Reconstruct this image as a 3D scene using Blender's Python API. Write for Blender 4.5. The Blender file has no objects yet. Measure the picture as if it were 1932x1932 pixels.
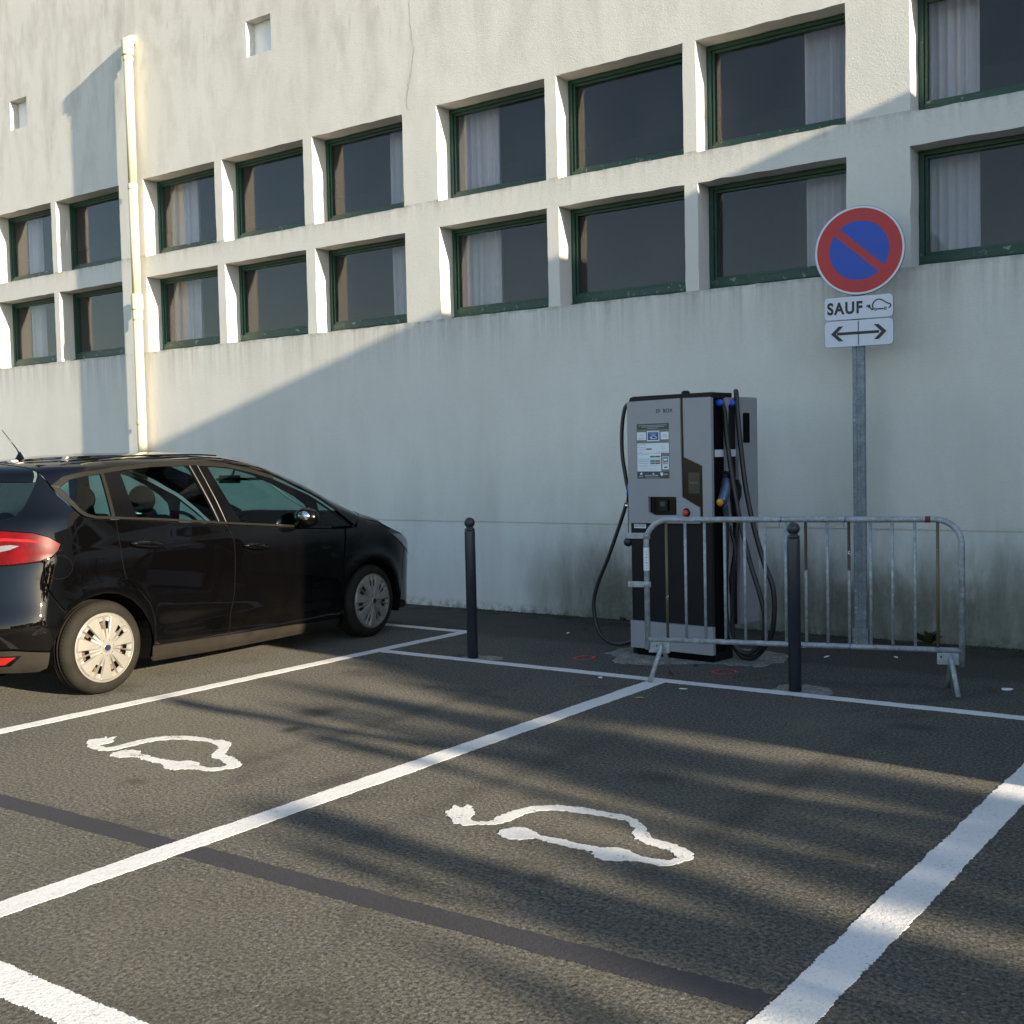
import bpy, bmesh, math, random
import numpy as np
from mathutils import Vector, Matrix
from mathutils.geometry import delaunay_2d_cdt
R = math.radians
rnd = random.Random(7)
scene = bpy.context.scene
COL = scene.collection

# ------------------------------------------------------------------ camera
cam_d = bpy.data.cameras.new("camera")
cam = bpy.data.objects.new("camera", cam_d)
COL.objects.link(cam)
YAW, PIT, ROL = 6.29164970e-01, -4.81912931e-02, -2.23653719e-02
fw = Vector((-math.sin(YAW) * math.cos(PIT), math.cos(YAW) * math.cos(PIT), math.sin(PIT)))
rt = Vector((math.cos(YAW), math.sin(YAW), 0))
up = rt.cross(fw)
cc, ss = math.cos(ROL), math.sin(ROL)
r2 = rt * cc + up * ss
u2 = -rt * ss + up * cc
m3 = Matrix((r2, u2, -fw)).transposed()
cam.matrix_world = Matrix.Translation((0, -9.46188, 1.5698)) @ m3.to_4x4()
cam_d.sensor_width = 36.0
cam_d.lens = 36.0 * 2209.557 / 1932
cam_d.clip_start = 0.05
cam_d.clip_end = 3000
scene.camera = cam

# ------------------------------------------------------------------ sky, sun, exposure
GRAZE, ELEV = R(6.4), R(14.85)
sun_dir = Vector((math.cos(GRAZE) * math.cos(ELEV), -math.sin(GRAZE) * math.cos(ELEV), math.sin(ELEV)))
world = bpy.data.worlds.new("World")
scene.world = world
world.use_nodes = True
wn = world.node_tree
wn.nodes.clear()
sky = wn.nodes.new("ShaderNodeTexSky")
sky.sky_type = 'NISHITA'
sky.sun_disc = False
sky.sun_elevation = ELEV
sky.sun_rotation = math.atan2(sun_dir.x, sun_dir.y)
sky.air_density = 1.0
sky.dust_density = 0.5
sky.ozone_density = 1.0
bg = wn.nodes.new("ShaderNodeBackground")
bg.inputs['Strength'].default_value = 0.10
wo = wn.nodes.new("ShaderNodeOutputWorld")
wn.links.new(sky.outputs[0], bg.inputs[0])
wn.links.new(bg.outputs[0], wo.inputs[0])
sl = bpy.data.lights.new("sun", 'SUN')
sl.energy = 5.0
sl.angle = R(0.55)
sl.color = (1.0, 0.85, 0.62)
sun = bpy.data.objects.new("sun", sl)
COL.objects.link(sun)
sun.rotation_euler = (-sun_dir).to_track_quat('-Z', 'Y').to_euler()
scene.view_settings.view_transform = 'Standard'
scene.view_settings.look = 'None'
scene.view_settings.gamma = 1.0
scene.view_settings.exposure = 1.75
scene.view_settings.use_curve_mapping = False


# ------------------------------------------------------------------ material helpers
class NT:
    def __init__(self, name):
        self.m = bpy.data.materials.new(name)
        self.m.use_nodes = True
        self.t = self.m.node_tree
        self.t.nodes.clear()
        self.out = self.n('ShaderNodeOutputMaterial')

    def n(self, typ, **kw):
        nd = self.t.nodes.new(typ)
        for k, v in kw.items():
            if k.startswith('i_'):
                key = k[2:]
                key = int(key) if key.isdigit() else key.replace('_', ' ')
                nd.inputs[key].default_value = v
            else:
                setattr(nd, k, v)
        return nd

    def l(self, a, b):
        self.t.links.new(a, b)

    def coord(self, scale=(1, 1, 1), kind='Object', loc=(0, 0, 0)):
        tc = self.n('ShaderNodeTexCoord')
        mp = self.n('ShaderNodeMapping')
        mp.inputs['Scale'].default_value = scale
        mp.inputs['Location'].default_value = loc
        self.l(tc.outputs[kind], mp.inputs[0])
        return mp.outputs[0]

    def noise(self, vec, scale, detail=4, rough=0.55, dist=0.0):
        nd = self.n('ShaderNodeTexNoise')
        nd.inputs['Scale'].default_value = scale
        nd.inputs['Detail'].default_value = detail
        nd.inputs['Roughness'].default_value = rough
        nd.inputs['Distortion'].default_value = dist
        self.l(vec, nd.inputs['Vector'])
        return nd.outputs[0]

    def voro(self, vec, scale, feature='F1', out=0, rand=1.0):
        nd = self.n('ShaderNodeTexVoronoi', feature=feature)
        nd.inputs['Scale'].default_value = scale
        nd.inputs['Randomness'].default_value = rand
        self.l(vec, nd.inputs['Vector'])
        return nd.outputs[out]

    def ramp(self, fac, stops):
        nd = self.n('ShaderNodeValToRGB')
        el = nd.color_ramp.elements
        while len(el) < len(stops):
            el.new(0.5)
        for e, (p, c) in zip(el, stops):
            e.position = p
            if isinstance(c, (int, float)):
                c = (c, c, c)
            e.color = (*c, 1)
        self.l(fac, nd.inputs[0])
        return nd.outputs[0]

    def mix(self, fac, a, b, blend='MIX'):
        nd = self.n('ShaderNodeMix', data_type='RGBA', blend_type=blend)
        for s, v in ((0, fac), (6, a), (7, b)):
            if hasattr(v, 'links'):
                self.l(v, nd.inputs[s])
            elif s == 0:
                nd.inputs[0].default_value = v
            else:
                nd.inputs[s].default_value = (*v, 1)
        return nd.outputs[2]

    def math(self, op, a, b=None, clamp=False):
        nd = self.n('ShaderNodeMath', operation=op, use_clamp=clamp)
        for i, v in enumerate((a, b)):
            if v is None:
                continue
            if hasattr(v, 'links'):
                self.l(v, nd.inputs[i])
            else:
                nd.inputs[i].default_value = v
        return nd.outputs[0]

    def maprange(self, v, a, b, c=0.0, d=1.0):
        nd = self.n('ShaderNodeMapRange')
        self.l(v, nd.inputs[0])
        for i, x in enumerate((a, b, c, d)):
            nd.inputs[i + 1].default_value = x
        return nd.outputs[0]

    def sep(self, vec):
        nd = self.n('ShaderNodeSeparateXYZ')
        self.l(vec, nd.inputs[0])
        return nd.outputs

    def bump(self, h, strength, dist, prev=None):
        nd = self.n('ShaderNodeBump')
        nd.inputs['Strength'].default_value = strength
        nd.inputs['Distance'].default_value = dist
        self.l(h, nd.inputs['Height'])
        if prev is not None:
            self.l(prev, nd.inputs['Normal'])
        return nd.outputs[0]

    def bsdf(self, col, rough=0.6, metal=0.0, normal=None, **kw):
        b = self.n('ShaderNodeBsdfPrincipled')
        for k, v in (('Base Color', col), ('Roughness', rough), ('Metallic', metal)):
            if hasattr(v, 'links'):
                self.l(v, b.inputs[k])
            elif k == 'Base Color':
                b.inputs[k].default_value = (*v, 1)
            else:
                b.inputs[k].default_value = v
        if normal is not None:
            self.l(normal, b.inputs['Normal'])
        for k, v in kw.items():
            b.inputs[k.replace('_', ' ')].default_value = v
        return b.outputs[0]

    def done(self, sh):
        self.l(sh, self.out.inputs[0])
        return self.m


def simple(name, col, rough=0.5, metal=0.0, var=0.12, scale=12, bump=0.0, bscale=200, **kw):
    t = NT(name)
    v = t.coord()
    nz = t.noise(v, scale, 5)
    c2 = tuple(x * (1 - var) for x in col)
    c3 = tuple(min(1, x * (1 + var)) for x in col)
    c = t.ramp(nz, [(0.3, c2), (0.7, c3)])
    nm = t.bump(t.noise(v, bscale, 3), 0.4, bump) if bump else None
    return t.done(t.bsdf(c, rough, metal, nm, **kw))


def mat_plaster(name, plinth=False):
    t = NT(name)
    v = t.coord()
    xyz = t.sep(v)
    # blotchy dirt, drawn out downwards by the rain
    st = t.noise(t.coord((3.2, 3.2, 1.05)), 1.0, 7, 0.66, 0.35)
    st2 = t.noise(t.coord((9.0, 9.0, 1.7), loc=(3, 1, 7)), 1.0, 6, 0.62, 0.3)
    big = t.noise(v, 0.45, 4, 0.55)
    fine = t.noise(v, 30, 3, 0.6)
    base = t.ramp(big, [(0.3, (0.60, 0.585, 0.545)), (0.75, (0.675, 0.658, 0.615))])
    up_ = t.maprange(xyz[2], 4.7, 6.6, 0.0, 1.0)
    k = t.math('MULTIPLY', t.maprange(st, 0.46, 0.74), t.math('ADD', t.math('MULTIPLY', up_, 0.75), 0.16))
    c = t.mix(t.math('MULTIPLY', k, 0.8), base, (0.36, 0.345, 0.30))
    sel = t.maprange(t.noise(t.coord((1.1, 1.1, 0.7), loc=(8, 0, 0)), 1.0, 3), 0.42, 0.62)
    k2 = t.math('MULTIPLY', t.math('MULTIPLY', t.maprange(st2, 0.58, 0.74), sel), t.math('ADD', t.math('MULTIPLY', up_, 0.75), 0.05))
    c = t.mix(t.math('MULTIPLY', k2, 0.8), c, (0.25, 0.24, 0.205))
    # run-off below the sills (z = 4.21 and 2.99)
    fs = t.noise(t.coord((10.0, 10.0, 0.5), loc=(9, 0, 2)), 1.0, 6, 0.7, 0.25)
    for ztop_, hgt in ((4.22, 0.27), (2.995, 0.75)):
        a = t.maprange(t.math('ADD', xyz[2], t.math('MULTIPLY', t.math('SUBTRACT', fine, 0.5), 0.2)), ztop_ - hgt, ztop_, 0.0, 1.0)
        b = t.math('LESS_THAN', xyz[2], ztop_)
        kk = t.math('MULTIPLY', t.math('MULTIPLY', t.math('POWER', a, 2.0), b), t.maprange(fs, 0.40, 0.70))
        c = t.mix(t.math('MULTIPLY', kk, 0.72, True), c, (0.27, 0.255, 0.215))
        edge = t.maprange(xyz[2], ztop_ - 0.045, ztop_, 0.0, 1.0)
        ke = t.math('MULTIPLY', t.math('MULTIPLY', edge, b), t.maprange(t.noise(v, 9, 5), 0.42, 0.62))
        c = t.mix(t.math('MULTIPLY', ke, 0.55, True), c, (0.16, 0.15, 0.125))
    if plinth:
        c = t.mix(0.5, c, (0.64, 0.655, 0.655))
    # algae and damp at the foot of the wall
    al = t.noise(t.coord((1.7, 1.7, 1.0), loc=(1, 0, 0)), 1.0, 7, 0.62, 0.25)
    al2 = t.noise(t.coord((4.5, 4.5, 1.2), loc=(5, 0, 3)), 1.0, 7, 0.70, 0.35)
    wash = t.math('MULTIPLY', t.maprange(t.noise(t.coord((2.3, 2.3, 0.45), loc=(2, 0, 5)), 1.0, 6, 0.6, 0.2), 0.45, 0.68), t.maprange(xyz[2], 2.3, 0.9))
    c = t.mix(t.math('MULTIPLY', wash, 0.32, True), c, (0.38, 0.375, 0.33))
    low = t.maprange(xyz[2], 1.05, 0.28, 0.0, 1.0)
    xm = t.maprange(xyz[0], -7.0, -5.8, 0.0, 1.0)
    ka = t.math('MULTIPLY', t.maprange(t.math('ADD', al, t.math('MULTIPLY', low, 0.20)), 0.41, 0.70), t.math('MULTIPLY', low, xm), True)
    c = t.mix(t.math('MULTIPLY', ka, 1.15, True), c, (0.235, 0.24, 0.20))
    kb = t.math('MULTIPLY', t.maprange(t.math('ADD', al2, t.math('MULTIPLY', low, 0.15)), 0.49, 0.72), t.math('MULTIPLY', low, xm), True)
    c = t.mix(t.math('MULTIPLY', kb, 0.95, True), c, (0.125, 0.127, 0.098))
    ft = t.math('MULTIPLY', t.maprange(xyz[2], 0.10, 0.0, 0.0, 1.0), t.maprange(t.noise(v, 16, 5, 0.7), 0.42, 0.6))
    c = t.mix(t.math('MULTIPLY', ft, 0.8, True), c, (0.08, 0.085, 0.06))
    if plinth:
        near = t.math('MULTIPLY', t.maprange(xyz[0], -5.6, -5.1), t.maprange(xyz[0], -4.2, -4.6), True)
        pl = t.math('MULTIPLY', t.math('MULTIPLY', t.maprange(t.noise(v, 6.5, 6, 0.65, 0.5), 0.585, 0.60), t.maprange(xyz[2], 0.25, 0.4)), near)
        c = t.mix(t.math('MULTIPLY', pl, 0.8), c, (0.50, 0.54, 0.51))
    c = t.mix(t.math('MULTIPLY', t.maprange(fine, 0.35, 0.7), 0.10), c, (0.40, 0.39, 0.36))
    # roughcast relief
    h1 = t.noise(v, 64, 6, 0.72)
    h2 = t.noise(v, 17, 3, 0.5)
    h3 = t.noise(v, 2.3, 3, 0.5)
    nm = t.bump(h3, 0.25, 0.02)
    nm = t.bump(h2, 0.22, 0.004, nm)
    nm = t.bump(h1, 0.12 if plinth else 0.85, 0.0045, nm)
    return t.done(t.bsdf(c, 0.92, 0, nm, Specular_IOR_Level=0.25))


def mat_asphalt(name):
    t = NT(name)
    v = t.coord()
    xyz = t.sep(v)
    big = t.noise(v, 0.55, 5, 0.6, 0.4)
    mid = t.noise(v, 3.1, 6, 0.62, 0.3)
    gr = t.noise(v, 60, 5, 0.78)
    cell = t.n('ShaderNodeTexVoronoi', feature='F1')
    cell.inputs['Scale'].default_value = 95
    t.l(v, cell.inputs['Vector'])
    d1 = cell.outputs[0]
    c = t.ramp(big, [(0.25, (0.082, 0.082, 0.078)), (0.5, (0.125, 0.122, 0.111)), (0.8, (0.190, 0.180, 0.155))])
    c = t.mix(t.maprange(mid, 0.45, 0.75, 0, 0.45), c, (0.115, 0.104, 0.078))
    # aggregate colour and dark pits
    cr = t.sep(cell.outputs[1])
    c = t.mix(t.maprange(cr[0], 0.0, 1.0, 0.0, 0.5), c, (0.135, 0.125, 0.10))
    pit = t.maprange(gr, 0.38, 0.52, 1.0, 0.0)
    c = t.mix(t.math('MULTIPLY', pit, 0.85), c, (0.014, 0.014, 0.014))
    c = t.mix(t.maprange(gr, 0.53, 0.64, 0.0, 0.9), c, (0.245, 0.238, 0.21))
    stn = t.noise(v, 1.25, 6, 0.7, 0.8)
    c = t.mix(t.maprange(stn, 0.56, 0.70, 0.0, 0.5), c, (0.032, 0.031, 0.029))
    c = t.mix(t.maprange(t.noise(t.coord(loc=(4, 9, 0)), 0.9, 6, 0.7, 0.5), 0.56, 0.75, 0.0, 0.4), c, (0.15, 0.135, 0.10))
    # pale chippings
    sp = t.n('ShaderNodeTexVoronoi', feature='F1')
    sp.inputs['Scale'].default_value = 17
    t.l(v, sp.inputs['Vector'])
    spk = t.math('MULTIPLY', t.math('LESS_THAN', sp.outputs[0], 0.10), t.math('GREATER_THAN', t.sep(sp.outputs[1])[1], 0.72))
    c = t.mix(t.math('MULTIPLY', spk, 0.7), c, (0.33, 0.31, 0.26))
    # greenish damp on the near side, darker smoother strip and moss by the wall
    gm = t.math('MULTIPLY', t.maprange(xyz[1], -6.6, -7.6), t.maprange(mid, 0.35, 0.7))
    c = t.mix(t.math('MULTIPLY', gm, 0.55, True), c, (0.070, 0.078, 0.062))
    wob = t.math('ADD', xyz[1], t.math('MULTIPLY', t.noise(v, 1.2, 4), 0.35))
    nw = t.maprange(wob, -1.22, -1.08)
    c = t.mix(t.math('MULTIPLY', nw, 0.6), c, (0.050, 0.047, 0.042))
    ms = t.math('MULTIPLY', t.maprange(wob, -0.55, 0.1), t.maprange(t.noise(v, 4.2, 6, 0.65), 0.40, 0.62), True)
    c = t.mix(t.math('MULTIPLY', ms, 0.85, True), c, (0.030, 0.026, 0.013))
    # the worn light patch in the bay and light dust
    for (px, py, rad, amt) in ((-2.55, -3.15, 0.30, 0.30), (-2.9, -5.3, 0.9, 0.25), (-3.4, -6.9, 1.1, 0.18), (-5.2, -5.4, 1.0, 0.2)):
        dx = t.math('SUBTRACT', xyz[0], px)
        dy = t.math('SUBTRACT', xyz[1], py)
        rr = t.math('SQRT', t.math('ADD', t.math('MULTIPLY', dx, dx), t.math('MULTIPLY', dy, dy)))
        f = t.math('MULTIPLY', t.maprange(rr, rad, 0.0), t.maprange(t.noise(v, 6, 6, 0.7), 0.38, 0.65), True)
        c = t.mix(t.math('MULTIPLY', f, amt * 2, True), c, (0.17, 0.16, 0.125))
    for (px, py, rx_, ry_, amt) in ((-5.25, -4.35, 0.16, 0.22, 0.7), (-5.05, -4.75, 0.07, 0.10, 0.8), (-2.75, -4.55, 0.16, 0.12, 0.4), (-2.45, -5.95, 0.07, 0.09, 0.45), (-4.9, -5.95, 0.08, 0.07, 0.4), (-2.0, -2.9, 0.16, 0.10, 0.5),
                                   (-4.72, -4.4, 0.10, 1.6, 0.30), (-2.15, -4.6, 0.10, 1.8, 0.30), (-3.35, -4.9, 0.10, 1.6, 0.25)):
        dx = t.math('DIVIDE', t.math('SUBTRACT', xyz[0], px), rx_)
        dy = t.math('DIVIDE', t.math('SUBTRACT', xyz[1], py), ry_)
        rr = t.math('ADD', t.math('SQRT', t.math('ADD', t.math('MULTIPLY', dx, dx), t.math('MULTIPLY', dy, dy))), t.math('MULTIPLY', t.noise(v, 7, 5, 0.7), 0.9))
        c = t.mix(t.maprange(rr, 1.55, 0.75, 0.0, amt), c, (0.022, 0.021, 0.020))
    h = t.math('ADD', t.math('MULTIPLY', gr, 1.0), t.math('MULTIPLY', d1, -0.35))
    nm = t.bump(t.noise(v, 1.7, 3), 0.3, 0.02)
    nm = t.bump(h, 1.0, 0.026, nm)
    return t.done(t.bsdf(c, 0.9, 0, nm, Specular_IOR_Level=0.2))


def mat_paint_line(name, col=(0.74, 0.73, 0.71), wear=0.525):
    t = NT(name)
    v = t.coord(kind='Object')
    gr = t.noise(v, 62, 4, 0.75)
    g2 = t.noise(v, 150, 3, 0.7)
    w = t.noise(v, 7, 7, 0.7)
    w2 = t.noise(v, 75, 5, 0.8)
    mask = t.maprange(t.math('ADD', t.math('MULTIPLY', w, 0.55), t.math('MULTIPLY', w2, 0.45)), wear - 0.16, wear - 0.12, 1.0, 0.0)
    c = t.mix(t.maprange(t.noise(v, 3, 5), 0.35, 0.7, 0, 0.35), col, tuple(x * 0.74 for x in col))
    c = t.mix(t.maprange(gr, 0.46, 0.33, 0.0, 0.5), c, tuple(x * 0.45 for x in col))
    c = t.mix(t.maprange(g2, 0.36, 0.30, 0.0, 0.5), c, (0.10, 0.095, 0.085))
    c = t.mix(mask, c, (0.075, 0.07, 0.06))
    nm = t.bump(t.noise(v, 16, 4), 0.5, 0.006)
    nm = t.bump(gr, 0.9, 0.005, nm)
    return t.done(t.bsdf(c, 0.8, 0, nm, Specular_IOR_Level=0.25))


def mat_galv(name, col=(0.30, 0.335, 0.365)):
    t = NT(name)
    v = t.coord()
    sp = t.voro(v, 60, out=1)
    n1 = t.noise(v, 22, 5, 0.7)
    c = t.mix(t.maprange(n1, 0.4, 0.7), tuple(x * 0.72 for x in col), tuple(x * 1.3 for x in col))
    c = t.mix(t.maprange(t.noise(v, 45, 5, 0.7), 0.62, 0.68), c, (0.55, 0.57, 0.58))
    rg = t.ramp(n1, [(0.3, 0.42), (0.7, 0.62)])
    return t.done(t.bsdf(c, rg, 0.3, t.bump(n1, 0.2, 0.002)))


def mat_green_frame(name):
    t = NT(name)
    v = t.coord(kind='Object')
    info = t.n('ShaderNodeObjectInfo')
    add = t.n('ShaderNodeVectorMath', operation='ADD')
    t.l(v, add.inputs[0])
    comb = t.n('ShaderNodeCombineXYZ')
    t.l(t.math('MULTIPLY', info.outputs['Random'], 37.0), comb.inputs[0])
    t.l(comb.outputs[0], add.inputs[1])
    vv = add.outputs[0]
    xyz = t.sep(v)
    chip = t.noise(vv, 16, 7, 0.72, 0.6)
    low = t.maprange(xyz[2], 0.17, 0.11, 0.0, 1.0)
    th = t.math('ADD', chip, t.math('MULTIPLY', low, 0.048))
    c = t.mix(t.noise(vv, 5, 3), (0.007, 0.040, 0.026), (0.013, 0.058, 0.037))
    c = t.mix(t.maprange(th, 0.655, 0.68), c, (0.24, 0.26, 0.20))
    c = t.mix(t.math('MULTIPLY', t.maprange(t.noise(vv, 25, 4), 0.5, 0.7), 0.3), c, (0.06, 0.10, 0.08))
    return t.done(t.bsdf(c, 0.5, 0, t.bump(chip, 0.3, 0.003)))


def thin_fresnel(t):
    fr = t.n('ShaderNodeFresnel')
    geo = t.n('ShaderNodeNewGeometry')
    t.l(t.math('SUBTRACT', 1.5, t.math('MULTIPLY', geo.outputs['Backfacing'], 1.5 - 1 / 1.5)), fr.inputs[0])
    return fr


def mat_window_glass(name):
    t = NT(name)
    v = t.coord()
    rip = t.noise(t.coord((22, 22, 16)), 1.0, 3, 0.5, 0.6)
    nm = t.bump(rip, 0.03, 0.010)
    tr = t.n('ShaderNodeBsdfTransparent')
    tr.inputs[0].default_value = (0.84, 0.84, 0.86, 1)
    gl = t.n('ShaderNodeBsdfGlossy')
    gl.inputs['Roughness'].default_value = 0.05
    t.l(nm, gl.inputs['Normal'])
    fr = thin_fresnel(t)
    f = t.math('MULTIPLY', fr.outputs[0], 0.68, True)
    mx = t.n('ShaderNodeMixShader')
    t.l(f, mx.inputs[0])
    t.l(tr.outputs[0], mx.inputs[1])
    t.l(gl.outputs[0], mx.inputs[2])
    # thin film of dust, strongest toward the edges
    df = t.n('ShaderNodeBsdfDiffuse')
    df.inputs[0].default_value = (0.30, 0.28, 0.26, 1)
    m2 = t.n('ShaderNodeMixShader')
    t.l(t.maprange(t.noise(v, 2.0, 4), 0.3, 0.8, 0.02, 0.07), m2.inputs[0])
    t.l(mx.outputs[0], m2.inputs[1])
    t.l(df.outputs[0], m2.inputs[2])
    return t.done(m2.outputs[0])


def mat_car_glass(name, tint=(0.50, 0.69, 0.64)):
    t = NT(name)
    tr = t.n('ShaderNodeBsdfTransparent')
    tr.inputs[0].default_value = (*tint, 1)
    gl = t.n('ShaderNodeBsdfGlossy')
    gl.inputs['Roughness'].default_value = 0.0
    fr = thin_fresnel(t)
    mx = t.n('ShaderNodeMixShader')
    t.l(fr.outputs[0], mx.inputs[0])
    t.l(tr.outputs[0], mx.inputs[1])
    t.l(gl.outputs[0], mx.inputs[2])
    return t.done(mx.outputs[0])


def mat_carpaint(name):
    t = NT(name)
    v = t.coord()
    dust = t.noise(v, 3.0, 6, 0.65)
    xyz = t.sep(v)
    low = t.maprange(xyz[2], 0.75, 0.2, 0.0, 1.0)
    c = t.mix(t.math('MULTIPLY', t.maprange(dust, 0.35, 0.75), t.math('ADD', t.math('MULTIPLY', low, 0.035), 0.001), True), (0.0011, 0.0010, 0.0012), (0.06, 0.05, 0.038))
    b = t.n('ShaderNodeBsdfPrincipled')
    t.l(c, b.inputs['Base Color'])
    b.inputs['Roughness'].default_value = 0.7
    b.inputs['Specular IOR Level'].default_value = 0.0
    b.inputs['Coat Weight'].default_value = 1.0
    t.l(t.ramp(t.noise(v, 5, 6, 0.7), [(0.35, 0.015), (0.75, 0.045)]), b.inputs['Coat Roughness'])
    return t.done(b.outputs[0])


M = {}
M['plaster'] = mat_plaster('white_roughcast')
M['plinth'] = mat_plaster('white_plinth_render', True)
M['asphalt'] = mat_asphalt('asphalt')
M['line'] = mat_paint_line('white_road_paint', (0.59, 0.585, 0.58))
M['sym'] = mat_paint_line('white_road_paint_worn', (0.57, 0.565, 0.55), wear=0.56)
M['tar'] = mat_paint_line('blackened_road_paint', (0.037, 0.036, 0.041), 0.48)
M['red_paint'] = mat_paint_line('red_spray_paint', (0.68, 0.06, 0.055), 0.54)
M['galv'] = mat_galv('galvanised_steel')
M['galv_post'] = mat_galv('galvanised_post', (0.20, 0.235, 0.27))
M['green'] = mat_green_frame('green_window_paint')
M['glass'] = mat_window_glass('window_glass')
M['carglass'] = mat_car_glass('green_car_glass')
M['paint'] = mat_carpaint('black_car_paint')
M['room'] = simple('dark_room', (0.050, 0.040, 0.037), 0.9)
M['curtain'] = simple('white_net_curtain', (0.80, 0.80, 0.82), 0.9, var=0.05)
M['pipe'] = simple('cream_pipe_paint', (0.50, 0.465, 0.325), 0.6, var=0.04)
M['bollard'] = simple('navy_bollard_paint', (0.018, 0.022, 0.034), 0.42, var=0.2, bump=0.002)
M['grey'] = simple('grey_powder_coat', (0.25, 0.258, 0.285), 0.42, var=0.04, scale=4, bump=0.0006, bscale=600)
M['black'] = simple('black_powder_coat', (0.0065, 0.0065, 0.0075), 0.6, var=0.15, scale=5, Specular_IOR_Level=0.25)
M['gloss_black'] = simple('gloss_black_plastic', (0.0015, 0.0015, 0.002), 0.2, var=0.1, Specular_IOR_Level=0.3)
M['rubber'] = simple('black_cable_rubber', (0.010, 0.011, 0.014), 0.42, var=0.2)
M['white_paper'] = simple('white_sticker', (0.62, 0.66, 0.74), 0.45, var=0.03)
M['dark_print'] = simple('dark_print', (0.035, 0.042, 0.045), 0.45, var=0.05)
M['grey_print'] = simple('grey_print', (0.30, 0.33, 0.38), 0.5, var=0.05)
M['mint_print'] = simple('mint_print', (0.40, 0.60, 0.60), 0.5, var=0.03)
M['green_print'] = simple('green_print', (0.02, 0.12, 0.09), 0.5, var=0.05)
M['maroon_print'] = simple('maroon_print', (0.18, 0.015, 0.05), 0.5, var=0.05)
M['blue_print'] = simple('blue_print', (0.020, 0.075, 0.26), 0.45, var=0.05)
M['orange_print'] = simple('orange_print', (0.55, 0.22, 0.07), 0.45, var=0.05)
M['blue_plastic'] = simple('blue_plastic', (0.01, 0.07, 0.52), 0.4, var=0.1)
M['orange_plastic'] = simple('orange_plastic', (0.60, 0.27, 0.02), 0.4, var=0.1)
M['red_plastic'] = simple('red_button', (0.50, 0.03, 0.03), 0.35, var=0.1)
M['nozzle'] = simple('connector_shell', (0.085, 0.11, 0.17), 0.2, metal=0.5, var=0.15)
M['chrome'] = simple('bright_metal', (0.65, 0.66, 0.68), 0.2, metal=1.0, var=0.05)
M['sign_white'] = simple('reflective_white', (0.60, 0.62, 0.71), 0.4, var=0.02)
M['sign_red'] = simple('reflective_red', (0.42, 0.018, 0.022), 0.4, var=0.03)
M['sign_blue'] = simple('reflective_blue', (0.006, 0.058, 0.40), 0.4, var=0.03)
M['sign_black'] = simple('sign_black', (0.014, 0.014, 0.018), 0.45, var=0.05)
M['sign_back'] = simple('sign_back_grey', (0.16, 0.19, 0.23), 0.5, var=0.05)
M['tyre'] = simple('dusty_tyre_rubber', (0.0135, 0.0122, 0.0102), 0.78, Specular_IOR_Level=0.12, var=0.3, scale=8, bump=0.001)
M['dark'] = simple('dark_inside', (0.002, 0.002, 0.002), 0.9, Specular_IOR_Level=0.12)
M['hubcap'] = simple('silver_wheel_cover', (0.175, 0.169, 0.156), 0.40, metal=0.15, var=0.06)
M['rusty'] = simple('brown_brake_steel', (0.09, 0.055, 0.035), 0.7, metal=0.2, var=0.3)
M['trim'] = simple('dusty_grey_trim', (0.0155, 0.0138, 0.0115), 0.6, Specular_IOR_Level=0.12, var=0.25, scale=6, bump=0.001)
M['strip'] = simple('brushed_window_strip', (0.009, 0.0083, 0.0073), 0.35, metal=0.0, Specular_IOR_Level=0.3, var=0.08)
M['seat'] = simple('dark_seat_cloth', (0.003, 0.003, 0.0034), 0.95, Specular_IOR_Level=0.0, var=0.3, scale=30)
M['taillight'] = simple('red_lamp_lens', (0.075, 0.0005, 0.0005), 0.35, var=0.5, scale=11, Coat_Weight=0.1, Specular_IOR_Level=0.15)
M['lampclear'] = simple('clear_lamp_lens', (0.18, 0.19, 0.20), 0.12, metal=0.3, var=0.1, Coat_Weight=1.0)
M['reflector'] = simple('red_reflector', (0.20, 0.008, 0.006), 0.3, var=0.1)
M['concrete'] = None
M['niche'] = simple('white_niche_panel', (0.78, 0.79, 0.80), 0.7, var=0.04)
M['bark'] = simple('tree_bark', (0.075, 0.06, 0.045), 0.9, var=0.3, scale=9, bump=0.01, bscale=30)
M['leaf'] = simple('tree_leaves', (0.055, 0.085, 0.030), 0.6, var=0.35, scale=3)
M['weed'] = simple('weed_leaves', (0.022, 0.034, 0.012), 0.6, var=0.35, scale=30)
M['moss'] = simple('moss', (0.040, 0.038, 0.014), 0.95, var=0.4, scale=30)
M['scrap'] = simple('pale_paper_scrap', (0.60, 0.62, 0.62), 0.8, var=0.08)
M['dry_leaf'] = simple('dry_leaf', (0.36, 0.27, 0.09), 0.7, var=0.2, scale=60)
M['blue_tie'] = simple('blue_cable_tie', (0.02, 0.07, 0.30), 0.5)
M['rust_red'] = simple('rust_red_tape', (0.12, 0.025, 0.018), 0.7)
M['wing'] = simple('wing_render', (0.50, 0.49, 0.46), 0.9, var=0.08, scale=2)


def mat_concrete():
    t = NT('pale_mortar_smear')
    v = t.coord()
    n1 = t.noise(v, 9, 7, 0.72, 0.4)
    c = t.mix(t.maprange(n1, 0.35, 0.65), (0.36, 0.345, 0.29), (0.12, 0.115, 0.098))
    c = t.mix(t.maprange(t.noise(v, 40, 4, 0.7), 0.4, 0.6), c, (0.10, 0.10, 0.088))
    return t.done(t.bsdf(c, 0.9, 0, t.bump(n1, 0.4, 0.006)))


M['concrete'] = mat_concrete()


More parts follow.
